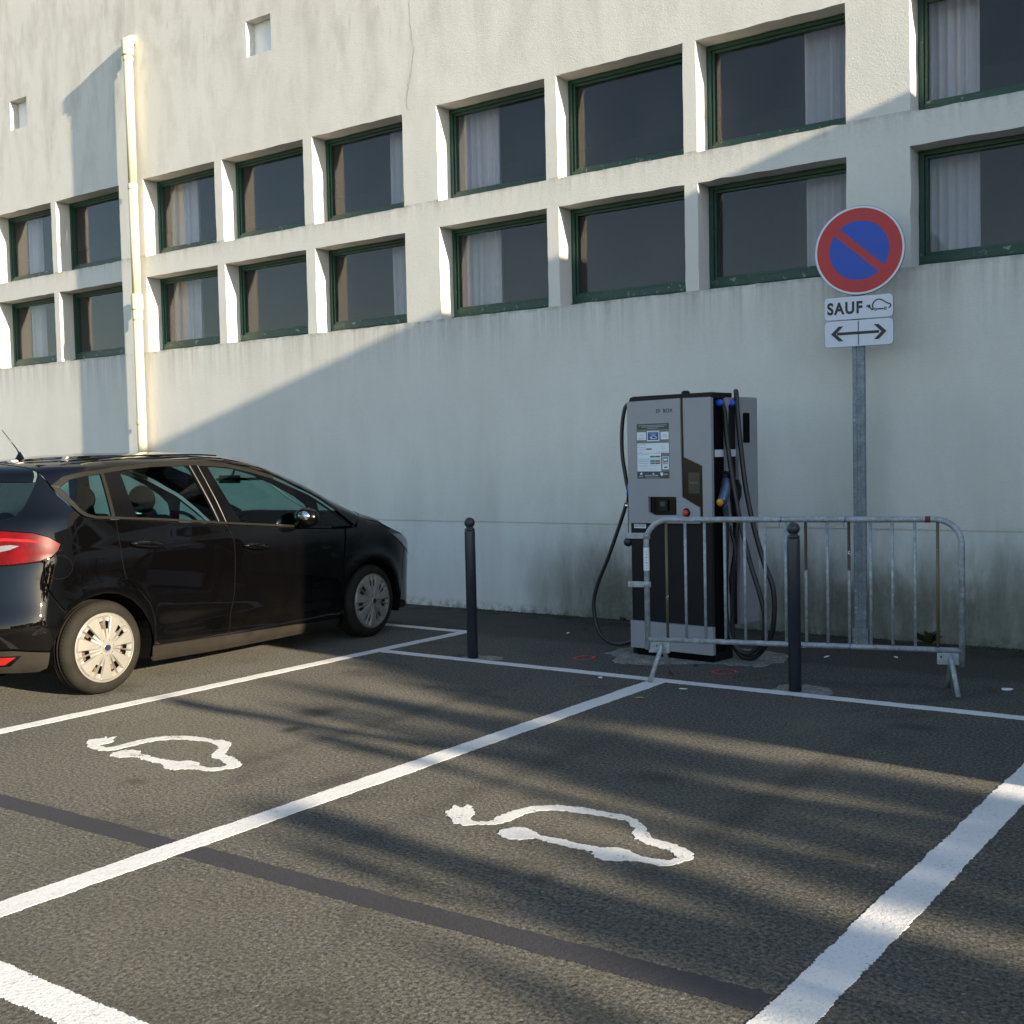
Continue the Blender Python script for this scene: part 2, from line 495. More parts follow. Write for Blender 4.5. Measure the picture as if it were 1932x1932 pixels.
def mat_bar(name, dark, split, low_dark=False):
    """a galvanised bar with leftover paint and rust on part of its height"""
    t = NT(name)
    v = t.coord()
    z = t.sep(v)[2]
    n1 = t.noise(v, 30, 6, 0.7)
    c = t.mix(t.maprange(n1, 0.4, 0.7), (0.24, 0.26, 0.28), (0.42, 0.45, 0.47))
    zz = t.math('ADD', z, t.math('MULTIPLY', n1, 0.03))
    f = t.maprange(zz, split, split + 0.01) if not low_dark else t.maprange(zz, split, split - 0.01)
    c = t.mix(f, c, dark)
    c = t.mix(t.maprange(t.noise(v, 22, 5, 0.7), 0.64, 0.67), c, (0.55, 0.60, 0.60))
    return t.done(t.bsdf(c, 0.55, 0.3))


M['bar_olive'] = mat_bar('olive_rusted_bar', (0.12, 0.105, 0.062), 0.2)
M['bar_rust'] = mat_bar('half_rusted_bar', (0.060, 0.038, 0.032), 0.78)


# ------------------------------------------------------------------ object helpers
def tag(o, label=None, cat=None, group=None, kind=None):
    if label:
        o['label'] = label
    if cat:
        o['category'] = cat
    if group:
        o['group'] = group
    if kind:
        o['kind'] = kind
    return o


def empty(name, loc=(0, 0, 0), rz=0.0, parent=None):
    o = bpy.data.objects.new(name, None)
    o.empty_display_size = 0.1
    COL.objects.link(o)
    o.location = loc
    o.rotation_euler = (0, 0, rz)
    if parent:
        o.parent = parent
    return o


def link(name, me, parent=None, loc=None, rot=None):
    o = bpy.data.objects.new(name, me)
    COL.objects.link(o)
    if parent:
        o.parent = parent
    if loc:
        o.location = loc
    if rot:
        o.rotation_euler = rot
    return o


class MB:
    """collects geometry, then links it as one mesh object"""

    def __init__(self):
        self.v, self.f, self.m, self.sm = [], [], [], []

    def add(self, vs, fs, mi=0, smooth=False):
        b = len(self.v)
        self.v += [tuple(p) for p in vs]
        self.f += [tuple(i + b for i in f) for f in fs]
        self.m += [mi] * len(fs)
        self.sm += [smooth] * len(fs)
        return self

    def box(self, lo, hi, mi=0, bev=0.0):
        (x0, y0, z0), (x1, y1, z1) = lo, hi
        if bev <= 0:
            vs = [(x, y, z) for x in (x0, x1) for y in (y0, y1) for z in (z0, z1)]
            fs = [(0, 1, 3, 2), (4, 6, 7, 5), (0, 4, 5, 1), (2, 3, 7, 6), (0, 2, 6, 4), (1, 5, 7, 3)]
            return self.add(vs, fs, mi)
        bm = bmesh.new()
        bmesh.ops.create_cube(bm, size=1)
        for v in bm.verts:
            v.co = Vector(((x0 + x1) / 2 + v.co.x * (x1 - x0), (y0 + y1) / 2 + v.co.y * (y1 - y0), (z0 + z1) / 2 + v.co.z * (z1 - z0)))
        bmesh.ops.bevel(bm, geom=bm.edges[:], offset=min(bev, 0.49 * min(x1 - x0, y1 - y0, z1 - z0)), segments=2, profile=0.7, affect='EDGES')
        bm.verts.index_update()
        self.add([v.co[:] for v in bm.verts], [[v.index for v in f.verts] for f in bm.faces], mi, False)
        bm.free()
        return self

    def prism(self, pts, y0, y1, mi=0, axis='y'):
        """polygon in (x,z) extruded along y (or in (x,y) along z, or (y,z) along x)"""
        def P(p, d):
            return (p[0], d, p[1]) if axis == 'y' else ((p[0], p[1], d) if axis == 'z' else (d, p[0], p[1]))
        n = len(pts)
        tri = triangulate(pts)
        vs = [P(p, y0) for p in pts] + [P(p, y1) for p in pts]
        fs = [t for t in tri] + [tuple(i + n for i in reversed(t)) for t in tri]
        fs += [(i, i + n, (i + 1) % n + n, (i + 1) % n) for i in range(n)]
        return self.add(vs, fs, mi)

    def tube(self, pts, rad, n=12, mi=0, cap=True, smooth=True):
        pts = [Vector(p) for p in pts]
        rads = rad if isinstance(rad, (list, tuple)) else [rad] * len(pts)
        vs, fs = [], []
        ref = None
        for i, p in enumerate(pts):
            d = (pts[min(i + 1, len(pts) - 1)] - pts[max(i - 1, 0)]).normalized()
            if ref is None:
                a = Vector((0, 0, 1)) if abs(d.z) < 0.9 else Vector((1, 0, 0))
                ref = d.cross(a).normalized()
            else:
                ref = (ref - d * ref.dot(d)).normalized()
            b = d.cross(ref)
            for k in range(n):
                t = 2 * math.pi * k / n
                vs.append(p + (ref * math.cos(t) + b * math.sin(t)) * rads[i])
        for i in range(len(pts) - 1):
            for k in range(n):
                a, b_ = i * n + k, i * n + (k + 1) % n
                fs.append((a, b_, b_ + n, a + n))
        self.add(vs, fs, mi, smooth)
        if cap:
            b = len(self.v) - len(vs)
            self.f += [tuple(b + k for k in reversed(range(n))), tuple(b + (len(pts) - 1) * n + k for k in range(n))]
            self.m += [mi, mi]
            self.sm += [False, False]
        return self

    def lathe(self, prof, n=24, mi=0, origin=(0, 0, 0), axis='z', smooth=True):
        """prof: list of (radius, height)"""
        vs, fs = [], []
        o = Vector(origin)
        for r, h in prof:
            for k in range(n):
                t = 2 * math.pi * k / n
                a, b = r * math.cos(t), r * math.sin(t)
                p = Vector((a, b, h)) if axis == 'z' else (Vector((a, h, b)) if axis == 'y' else Vector((h, a, b)))
                vs.append(o + p)
        for i in range(len(prof) - 1):
            for k in range(n):
                a, b = i * n + k, i * n + (k + 1) % n
                fs.append((a, b, b + n, a + n))
        return self.add(vs, fs, mi, smooth)

    def ellipsoid(self, c, r, n=16, m=10, mi=0, rot=None):
        prof = [(math.sin(math.pi * j / m), -math.cos(math.pi * j / m)) for j in range(m + 1)]
        vs, fs = [], []
        for a, h in prof:
            for k in range(n):
                t = 2 * math.pi * k / n
                p = Vector((a * math.cos(t) * r[0], a * math.sin(t) * r[1], h * r[2]))
                if rot:
                    p = rot @ p
                vs.append(Vector(c) + p)
        for i in range(m):
            for k in range(n):
                a, b = i * n + k, i * n + (k + 1) % n
                fs.append((a, b, b + n, a + n))
        return self.add(vs, fs, mi, True)

    def mesh(self, name, mats):
        me = bpy.data.meshes.new(name)
        me.from_pydata([tuple(p) for p in self.v], [], self.f)
        for m in (mats if isinstance(mats, (list, tuple)) else [mats]):
            me.materials.append(M[m] if isinstance(m, str) else m)
        me.polygons.foreach_set('material_index', self.m)
        me.polygons.foreach_set('use_smooth', self.sm)
        me.validate()
        bm = bmesh.new()
        bm.from_mesh(me)
        bmesh.ops.remove_doubles(bm, verts=bm.verts, dist=1e-6)
        bmesh.ops.recalc_face_normals(bm, faces=bm.faces)
        bm.to_mesh(me)
        bm.free()
        me.update()
        return me

    def build(self, name, mats, parent=None, loc=None, rot=None, bevel=0.0):
        o = link(name, self.mesh(name, mats), parent, loc, rot)
        if bevel:
            md = o.modifiers.new('bevel', 'BEVEL')
            md.width = bevel
            md.segments = 2
            md.limit_method = 'ANGLE'
            md.angle_limit = R(50)
        return o


def inside(pt, poly):
    x, y = pt
    c = False
    n = len(poly)
    j = n - 1
    for i in range(n):
        xi, yi = poly[i]
        xj, yj = poly[j]
        if (yi > y) != (yj > y) and x < (xj - xi) * (y - yi) / (yj - yi) + xi:
            c = not c
        j = i
    return c


def triangulate(pts, holes=(), inner=()):
    vs = [Vector(p) for p in pts]
    n = len(pts)
    es = [(i, (i + 1) % n) for i in range(n)]
    for h in holes:
        b = len(vs)
        vs += [Vector(p) for p in h]
        es += [(b + i, b + (i + 1) % len(h)) for i in range(len(h))]
    nb = len(vs)
    vs += [Vector(p) for p in inner]
    V, E_, F, ov, oe, of = delaunay_2d_cdt(vs, es, [], 0, 1e-7)
    if len(V) == len(vs):
        remap = None
    else:
        remap = True
    res = []
    # map output vertices back to input indices
    idx = {}
    for k, o in enumerate(ov):
        if o:
            idx[k] = o[0]
    for f in F:
        if any(k not in idx for k in f):
            continue
        c = (sum(V[k][0] for k in f) / 3, sum(V[k][1] for k in f) / 3)
        if inside(c, pts) and not any(inside(c, h) for h in holes):
            res.append(tuple(idx[k] for k in f))
    return res


def catmull(pts, n=6, closed=False):
    P = [np.array(p, float) for p in pts]
    out = []
    N = len(P)
    segs = N if closed else N - 1
    for i in range(segs):
        p0 = P[(i - 1) % N] if closed or i > 0 else 2 * P[0] - P[1]
        p1, p2 = P[i], P[(i + 1) % N]
        p3 = P[(i + 2) % N] if closed or i + 2 < N else 2 * P[-1] - P[-2]
        for k in range(n):
            t = k / n
            out.append(tuple(0.5 * ((2 * p1) + (-p0 + p2) * t + (2 * p0 - 5 * p1 + 4 * p2 - p3) * t * t + (-p0 + 3 * p1 - 3 * p2 + p3) * t ** 3)))
    if not closed:
        out.append(tuple(P[-1]))
    return out


# ------------------------------------------------------------------ ground
def make_ground():
    mb = MB()
    xs = [-600, -60, -24, 12, 60, 600]
    ys = [-600, -60, -14, 0.6, 60, 600]
    for i in range(5):
        for j in range(5):
            mb.add([(xs[i], ys[j], 0), (xs[i + 1], ys[j], 0), (xs[i + 1], ys[j + 1], 0), (xs[i], ys[j + 1], 0)], [(0, 1, 2, 3)])
    o = mb.build('asphalt_ground', 'asphalt')
    tag(o, 'worn grey asphalt of the car park', kind='structure')


make_ground()
LZ = 0.0022


def ragged_strip(name, p0, p1, w, mat, z=LZ, jit=0.006, step=0.006, seed=1, h=0.0):
    """painted band with an uneven edge, a few millimetres thick"""
    rg = random.Random(seed)
    p0, p1 = Vector((*p0, 0)), Vector((*p1, 0))
    L = (p1 - p0).length
    d = (p1 - p0) / L
    nrm = Vector((-d.y, d.x, 0))
    n = max(2, int(L / step))
    a = b = sa = sb = 0.0
    vs, fs = [], []
    wl = wr = 0.0
    for i in range(n + 1):
        sa, sb = 0.9 * sa + rg.gauss(0, jit * 0.16), 0.9 * sb + rg.gauss(0, jit * 0.16)
        a = sa + rg.gauss(0, jit * 0.26)
        b = sb + rg.gauss(0, jit * 0.26)
        wl = 0.995 * wl + rg.gauss(0, jit * 0.03)
        c = p0 + d * (L * i / n)
        for s, o in ((1, a), (-1, b)):
            q = c + nrm * (s * (w / 2 + o) + wl)
            vs.append((q.x, q.y, z + h))
        for s, o in ((1, a), (-1, b)):
            q = c + nrm * (s * (w / 2 + o + 0.0005) + wl)
            vs.append((q.x, q.y, 0.0008))
    for i in range(n):
        k = i * 4
        fs += [(k, k + 1, k + 5, k + 4), (k, k + 4, k + 6, k + 2), (k + 1, k + 3, k + 7, k + 5)]
    fs += [(0, 2, 3, 1), (n * 4, n * 4 + 1, n * 4 + 3, n * 4 + 2)]
    return MB().add(vs, fs).build(name, mat)


def painted(label, *a, **k):
    o = ragged_strip('painted_line', *a, **k)
    tag(o, label, 'painted line', 'white lines marking out the parking bays')
    return o


painted('white bay line running from beside the black car up to the wall', (-6.56, -8.8), (-6.50, -1.30), 0.115, 'line', seed=2)
painted('white bay line meeting the left foot of the steel barrier', (-3.90, -9.0), (-3.905, -2.43), 0.135, 'line', seed=3, z=0.0026)
painted('wide bright bay line crossing the lower right of the car park', (-1.285, -9.2), (-1.255, -2.42), 0.152, 'line', seed=4, z=0.0026, jit=0.007)
painted('long white line across the bay heads under the barrier and second bollard', (-6.44, -2.425), (1.5, -2.355), 0.10, 'line', seed=5, z=0.0030)
painted('short white line by the front wheel of the black car', (-9.2, -1.27), (-6.44, -1.285), 0.10, 'line', seed=6, z=0.0034)
painted('thick white line at the open ends of the bays nearest the camera', (-9.5, -7.57), (-1.38, -7.55), 0.135, 'line', seed=8, z=0.0034, jit=0.007)
tar = ragged_strip('blackened_line', (-9.0, -6.56), (-1.36, -6.43), 0.125, 'tar', seed=9, z=0.0018, h=0.0, jit=0.007)
tag(tar, 'dark painted-over band crossing two bays between the white lines', 'painted line')


def stroke_poly(path, w, closed=False, seed=0, jit=0.006):
    rg = random.Random(seed)
    P = catmull(path, 8, closed)
    n = len(P)
    L_, R_ = [], []
    for i in range(n):
        a = np.array(P[(i - 1) % n if closed else max(i - 1, 0)][:2])
        b = np.array(P[(i + 1) % n if closed else min(i + 1, n - 1)][:2])
        d = b - a
        d = d / (np.linalg.norm(d) + 1e-9)
        nn = np.array([-d[1], d[0]])
        ww = P[i][2] if len(P[i]) > 2 else w
        L_.append(np.array(P[i][:2]) + nn * (ww / 2 + rg.gauss(0, jit)))
        R_.append(np.array(P[i][:2]) - nn * (ww / 2 + rg.gauss(0, jit)))
    return L_, R_


def densify_loop(P, step):
    out = []
    for i in range(len(P)):
        a, b = P[i], P[(i + 1) % len(P)]
        k = max(1, int(math.hypot(b[0] - a[0], b[1] - a[1]) / step))
        out += [(a[0] + (b[0] - a[0]) * t / k, a[1] + (b[1] - a[1]) * t / k) for t in range(k)]
    return out


def ev_marking(label, outer, seed):
    pts = densify_loop(outer, 0.011)
    rg = random.Random(seed)
    pts = [(p[0] + rg.gauss(0, 0.0042), p[1] + rg.gauss(0, 0.0042)) for p in pts]
    mb = MB()
    mb.prism(pts, 0.0005, LZ, axis='z')
    o = mb.build('electric_car_symbol', 'sym')
    tag(o, label, 'road marking', 'electric car symbols painted in the bays')


ev_marking('white electric car symbol painted in the middle bay, nearer the camera',
           [(-3.273, -5.524), (-3.282, -5.457), (-3.298, -5.411), (-3.261, -5.431), (-3.242, -5.42), (-3.251, -5.382), (-3.223, -5.391), (-3.216, -5.417), (-3.177, -5.422), (-3.143, -5.476), (-3.123, -5.545), (-3.083, -5.553), (-3.026, -5.532), (-3.034, -5.441), (-3.027, -5.342), (-2.989, -5.246), (-2.906, -5.173), (-2.795, -5.142), (-2.665, -5.146), (-2.584, -5.137), (-2.495, -5.174), (-2.428, -5.229), (-2.385, -5.285), (-2.321, -5.348), (-2.237, -5.359), (-2.172, -5.377), (-2.117, -5.41), (-2.074, -5.472), (-2.089, -5.514), (-2.105, -5.575), (-2.145, -5.607), (-2.208, -5.609), (-2.266, -5.62), (-2.311, -5.655), (-2.354, -5.675), (-2.415, -5.648), (-2.45, -5.61), (-2.537, -5.618), (-2.637, -5.611), (-2.73, -5.598), (-2.777, -5.653), (-2.829, -5.667), (-2.896, -5.636), (-2.913, -5.579), (-2.884, -5.522), (-2.829, -5.51), (-2.772, -5.528), (-2.735, -5.564), (-2.654, -5.55), (-2.53, -5.557), (-2.438, -5.555), (-2.394, -5.517), (-2.333, -5.523), (-2.27, -5.557), (-2.197, -5.55), (-2.142, -5.535), (-2.139, -5.49), (-2.173, -5.456), (-2.241, -5.431), (-2.317, -5.416), (-2.38, -5.385), (-2.436, -5.328), (-2.447, -5.279), (-2.501, -5.236), (-2.544, -5.204), (-2.629, -5.205), (-2.751, -5.212), (-2.861, -5.239), (-2.933, -5.287), (-2.955, -5.368), (-2.957, -5.474), (-2.974, -5.54), (-3.028, -5.573), (-3.084, -5.62), (-3.156, -5.614), (-3.197, -5.571)], 3)
ev_marking('white electric car symbol painted in the bay beside the black car',
           [(-5.84, -5.587), (-5.877, -5.547), (-5.856, -5.501), (-5.834, -5.471), (-5.859, -5.443), (-5.805, -5.47), (-5.821, -5.429), (-5.809, -5.414), (-5.762, -5.47), (-5.716, -5.492), (-5.71, -5.522), (-5.719, -5.556), (-5.701, -5.597), (-5.63, -5.603), (-5.61, -5.563), (-5.618, -5.487), (-5.618, -5.384), (-5.591, -5.301), (-5.54, -5.233), (-5.444, -5.179), (-5.33, -5.162), (-5.242, -5.169), (-5.198, -5.151), (-5.12, -5.157), (-5.064, -5.204), (-4.985, -5.294), (-4.942, -5.351), (-4.856, -5.367), (-4.722, -5.43), (-4.674, -5.472), (-4.667, -5.529), (-4.696, -5.554), (-4.702, -5.598), (-4.746, -5.631), (-4.822, -5.637), (-4.868, -5.658), (-4.925, -5.71), (-4.992, -5.706), (-5.05, -5.664), (-5.137, -5.663), (-5.248, -5.658), (-5.294, -5.638), (-5.34, -5.658), (-5.383, -5.714), (-5.467, -5.697), (-5.499, -5.66), (-5.499, -5.602), (-5.461, -5.56), (-5.4, -5.551), (-5.331, -5.597), (-5.275, -5.589), (-5.245, -5.601), (-5.169, -5.6), (-5.078, -5.592), (-5.024, -5.584), (-4.992, -5.54), (-4.917, -5.541), (-4.878, -5.578), (-4.798, -5.588), (-4.745, -5.542), (-4.749, -5.499), (-4.776, -5.481), (-4.87, -5.448), (-4.94, -5.436), (-5.007, -5.375), (-5.069, -5.286), (-5.132, -5.245), (-5.222, -5.218), (-5.304, -5.226), (-5.408, -5.251), (-5.464, -5.292), (-5.513, -5.338), (-5.534, -5.416), (-5.537, -5.515), (-5.538, -5.594), (-5.553, -5.642), (-5.609, -5.661), (-5.666, -5.656), (-5.74, -5.649), (-5.786, -5.608)], 4)


def red_ring(label, c, rx, ry, a0, a1, seed):
    rg = random.Random(seed)
    mb = MB()
    vs, fs = [], []
    n = 56
    for i in range(n + 1):
        t = a0 + (a1 - a0) * i / n
        w = 0.017 + 0.004 * math.sin(3 * t)
        for s in (-1, 1):
            r = s * w / 2 + rg.gauss(0, 0.0018)
            vs.append((c[0] + (rx + r) * math.cos(t), c[1] + (ry + r) * math.sin(t), 0.0035))
    for i in range(n):
        fs.append((2 * i, 2 * i + 1, 2 * i + 3, 2 * i + 2))
    o = mb.add(vs, fs).build('sprayed_ring', 'red_paint')
    tag(o, label, 'spray marking', 'red rings sprayed on the asphalt')


red_ring('bright red sprayed ring left of the charging station', (-4.835, -1.915), 0.068, 0.088, 0, 2 * math.pi, 1)
red_ring('faded red sprayed ring in front of the charging station behind the barrier', (-3.652, -1.925), 0.080, 0.088, 0.2, 6.0, 2)


def blob(name, pts, z, mat, seed, rough=0.02, n=7):
    rg = random.Random(seed)
    P = catmull(pts, n, True)
    P = [(p[0] + rg.gauss(0, rough), p[1] + rg.gauss(0, rough)) for p in P]
    tri = triangulate(P)
    return MB().add([(p[0], p[1], z) for p in P], tri).build(name, mat)


b1 = blob('mortar_patch', [(-4.80, -1.66), (-4.80, -1.40), (-4.68, -1.0), (-4.0, -0.95), (-3.55, -1.05), (-3.47, -1.35), (-3.50, -1.62), (-3.75, -1.66), (-4.0, -1.74), (-4.25, -1.95), (-4.50, -1.98), (-4.62, -1.80)], 0.0022, 'concrete', 5)
tag(b1, 'pale mortar smeared on the ground round the charging station', 'mortar patch')
b2 = blob('mortar_patch', [(-5.68, -2.40), (-5.66, -2.25), (-5.50, -2.18), (-5.36, -2.24), (-5.38, -2.36), (-5.52, -2.38)], 0.0024, 'concrete', 6, 0.008)
tag(b2, 'small mortar patch at the foot of the bollard by the car', 'mortar patch')
b3 = blob('mortar_patch', [(-3.10, -2.36), (-3.12, -2.16), (-2.96, -2.08), (-2.78, -2.14), (-2.74, -2.30), (-2.85, -2.42), (-2.98, -2.46)], 0.0026, 'concrete', 7, 0.012)
tag(b3, 'small mortar patch at the foot of the bollard before the barrier', 'mortar patch')

# scraps of litter, each lying on the asphalt
for i, (x, y, s, lab) in enumerate([
        (-1.83, -1.62, 0.05, 'largest white paper scrap right of the barrier foot'),
        (-1.62, -0.95, 0.035, 'small white scrap by the wall at the right edge'),
        (-3.25, -1.02, 0.028, 'white scrap just right of the sign post foot'),
        (-2.80, -0.80, 0.028, 'white scrap in front of the weed at the wall'),
        (-3.55, -0.72, 0.025, 'tiny scrap left of the sign post foot'),
        (-4.30, -2.55, 0.030, 'white scrap in the bay left of the barrier foot'),
        (-3.62, -2.62, 0.030, 'white scrap just below the long white line'),
        (-5.45, -0.72, 0.030, 'scrap by the wall right of the car-side bollard'),
        (-5.62, -0.95, 0.025, 'scrap behind the car-side bollard')]):
    mb = MB()
    rg = random.Random(50 + i)
    n = 6
    pts = [(s * (0.6 + 0.5 * rg.random()) * math.cos(6.283 * k / n), 0.55 * s * (0.6 + 0.5 * rg.random()) * math.sin(6.283 * k / n)) for k in range(n)]
    mb.prism(pts, 0.0, 0.004, axis='z')
    o = mb.build('paper_scrap', 'scrap', loc=(x, y, 0.006), rot=(R(rg.uniform(-6, 6)), R(rg.uniform(-6, 6)), rg.random() * 3))
    tag(o, lab, 'litter', 'scraps of litter on the asphalt')
mb = MB()
mb.add([(-0.035, 0, 0), (-0.01, 0.018, 0.004), (0.02, 0.013, 0.006), (0.04, 0, 0.002), (0.012, -0.016, 0.007), (-0.014, -0.013, 0.003)], [(0, 1, 5), (1, 2, 4, 5), (2, 3, 4)])
tag(mb.build('dry_leaf', 'dry_leaf', loc=(-3.72, -3.02, 0.008), rot=(0, 0, 0.4)), 'curled yellow dry leaf lying beside the middle bay line', 'leaf')


# small weeds and moss at the foot of the wall
def weed(label, x, y, s, n, seed):
    rg = random.Random(seed)
    mb = MB()
    for _ in range(n):
        a = rg.random() * 6.283
        rr = s * rg.uniform(0.3, 1.0)
        h = s * rg.uniform(0.25, 0.9)
        tip = Vector((rr * math.cos(a), rr * math.sin(a) * 0.5, h))
        sd = Vector((-math.sin(a), math.cos(a), 0.2)) * s * 0.16
        md = tip * 0.55 + Vector((0, 0, s * 0.12))
        mb.add([(0, 0, 0), md + sd, tip, md - sd], [(0, 1, 2), (0, 2, 3)])
    tag(mb.build('weed', 'weed', loc=(x, y, 0)), label, 'weed')


weed('leafy weed growing at the wall foot behind the barrier', -2.78, -0.06, 0.13, 46, 1)
weed('tiny weed at the wall foot behind the car-side bollard', -5.60, -0.05, 0.05, 16, 2)
weed('tiny green sprig caught at the lower front of the charging station', -3.93, -1.83, 0.03, 10, 3)
mb = MB()
rg = random.Random(99)
for _ in range(2600):
    x = rg.uniform(-7.5, 0.0)
    y = -abs(rg.gauss(0.02, 0.05)) - 0.005
    if rg.random() < 0.22:
        x = rg.choice([-4.9, -2.0, -1.6, -5.6]) + rg.gauss(0, 0.3)
        y = -abs(rg.gauss(0.3, 0.18))
    s = rg.uniform(0.004, 0.015)
    a = rg.random() * 3
    c_, s_ = math.cos(a) * s, math.sin(a) * s
    mb.add([(x - c_, y - s_, 0.0015), (x + s_, y - c_, 0.0015), (x + c_, y + s_, 0.0015), (x - s_, y + c_, 0.0015), (x, y, s * 0.8)], [(0, 1, 4), (1, 2, 4), (2, 3, 4), (3, 0, 4)])
tag(mb.build('moss', 'moss'), 'dark moss crumbs along the foot of the wall', 'moss', kind='stuff')


# ------------------------------------------------------------------ the white building
WX = [(-22.28, -20.90), (-20.80, -19.40), (-19.30, -17.98),
      (-17.47, -16.10), (-15.98, -14.585), (-14.47, -13.06),
      (-12.555, -11.19), (-11.055, -9.68), (-9.535, -8.20),
      (-7.735, -6.39), (-6.257, -4.912), (-4.782, -3.437),
      (-2.92, -1.575), (-1.44, -0.095), (0.04, 1.385)]
WZ = [(2.995, 3.94), (4.205, 5.172)]
NICHES = [(-15.47, -15.06, 6.30, 6.70), (-10.555, -10.14, 6.26, 6.67)]
DEP = 0.235
XL, XR, ZT = -24.0, 2.5, 9.2
building = empty('white_building', (0, 0, 0))
tag(building, 'long white roughcast building with two rows of green framed windows', 'building')


def make_wall():
    rgw = random.Random(3)
    xb = sorted(set([XL, XR] + [v for w in WX for v in w] + [v for n in NICHES for v in n[:2]]))
    zb = sorted(set([0.905, ZT] + [v for w in WZ for v in w] + [v for n in NICHES for v in n[2:]]))

    def dens(bs, st):
        out = []
        for a, b in zip(bs[:-1], bs[1:]):
            n = max(1, int(round((b - a) / st)))
            out += [a + (b - a) * k / n for k in range(n)]
        return out + [bs[-1]]
    xs, zs = dens(xb, 0.11), dens(zb, 0.11)

    def hole(x, z):
        for a, b in WX:
            if a < x < b:
                for c, d in WZ:
                    if c < z < d:
                        return DEP
        for a, b, c, d in NICHES:
            if a < x < b and c < z < d:
                return 0.13
        return 0
    mb = MB()
    nx, nz = len(xs), len(zs)
    H = [[hole((xs[i] + xs[i + 1]) / 2, (zs[j] + zs[j + 1]) / 2) for j in range(nz - 1)] for i in range(nx - 1)]
    V = {}
    vs = []
    for i in range(nx):
        for j in range(nz):
            e = 0 < i < nx - 1 and 0 < j < nz - 1
            jx = rgw.gauss(0, 0.0022) if e else 0
            jz = rgw.gauss(0, 0.0022) if e else 0
            V[i, j] = len(vs)
            vs.append((xs[i] + jx, 0.0, zs[j] + jz))
    fs = [(V[i, j], V[i + 1, j], V[i + 1, j + 1], V[i, j + 1]) for i in range(nx - 1) for j in range(nz - 1) if not H[i][j]]
    back = {}

    def B(i, j, d):
        if (i, j) not in back:
            back[i, j] = len(vs)
            x, _, z = vs[V[i, j]]
            vs.append((x, d, z))
        return back[i, j]
    for i in range(nx - 1):
        for j in range(nz - 1):
            d = H[i][j]
            if not d:
                continue
            if i == 0 or not H[i - 1][j]:
                fs.append((V[i, j], V[i, j + 1], B(i, j + 1, d), B(i, j, d)))
            if not H[i + 1][j]:
                fs.append((V[i + 1, j], B(i + 1, j, d), B(i + 1, j + 1, d), V[i + 1, j + 1]))
            if not H[i][j - 1]:
                fs.append((V[i, j], B(i, j, d), B(i + 1, j, d), V[i + 1, j]))
            if not H[i][j + 1]:
                fs.append((V[i, j + 1], V[i + 1, j + 1], B(i + 1, j + 1, d), B(i, j + 1, d)))
            if d < 0.2:
                fs.append((B(i, j, d), B(i + 1, j, d), B(i + 1, j + 1, d), B(i, j + 1, d)))
    mb.add(vs, fs)
    for a, b, c_, d_ in NICHES:
        MB().box((a + 0.004, 0.1265, c_ + 0.004), (b - 0.004, 0.1295, d_ - 0.004)).build('niche_panel', 'niche', building)
    # small undercut where the roughcast ends above the plinth
    mb.add([(XL, 0, 0.905), (XR, 0, 0.905), (XR, 0.012, 0.905), (XL, 0.012, 0.905)], [(0, 1, 2, 3)])
    w = mb.build('roughcast_wall', 'plaster', building)
    mb = MB()
    mb.box((XL, 0.009, -0.2), (XR, 0.30, 0.905))
    mb.build('plinth', 'plinth', building)
    mb = MB()
    mb.box((XL - 0.05, -0.06, ZT), (XR, 0.45, ZT + 0.12))
    mb.box((XL, 0.34, ZT - 0.3), (XR, 12.0, ZT - 0.1))
    mb.build('roof', 'wing', building)
    mb = MB()
    mb.box((XL, 0.34, 0.0), (XL + 0.2, 12.0, ZT - 0.3))
    mb.box((XL, 11.8, 0.0), (XR, 12.0, ZT - 0.3))
    mb.build('rear_wall', 'wing', building)


make_wall()
# dark room behind the panes
mb = MB()
rx0, rx1, rz0, rz1 = XL + 0.3, XR - 0.1, 2.5, 5.7
mb.add([(rx0, 0.33, rz0), (rx1, 0.33, rz0), (rx1, 0.33, rz1), (rx0, 0.33, rz1), (rx0, 4.2, rz0), (rx1, 4.2, rz0), (rx1, 4.2, rz1), (rx0, 4.2, rz1)],
       [(0, 1, 5, 4), (1, 2, 6, 5), (2, 3, 7, 6), (3, 0, 4, 7), (4, 5, 6, 7)])
room = mb.build('room', 'room', building)

# cracks: thin recessed-looking slivers on the plaster
def crack(pts, w, parent, y=-0.0012):
    mb = MB()
    rg = random.Random(int(abs(pts[0][0]) * 100))
    P = catmull(pts, 10)
    P = [(p[0] + rg.gauss(0, 0.006), p[1]) for p in P]
    vs, fs = [], []
    for i, p in enumerate(P):
        ww = w * (0.35 + rg.random())
        vs += [(p[0] - ww / 2, y, p[1]), (p[0] + ww / 2, y, p[1])]
    for i in range(len(P) - 1):
        fs.append((2 * i, 2 * i + 1, 2 * i + 3, 2 * i + 2))
    return mb.add(vs, fs).build('crack', M['crack'], parent)


M['crack'] = simple('hairline_crack', (0.36, 0.35, 0.315), 0.9)
crack([(-8.07, 6.45), (-8.05, 6.0), (-8.02, 5.75), (-8.08, 5.5), (-8.13, 5.30), (-8.10, 5.19)], 0.0065, building)
crack([(-13.15, 2.97), (-13.16, 2.88), (-13.10, 2.78)], 0.008, building)
crack([(-8.35, 0.80), (-8.33, 0.60), (-8.30, 0.45), (-8.34, 0.20), (-8.33, 0.05)], 0.007, building, 0.0075)


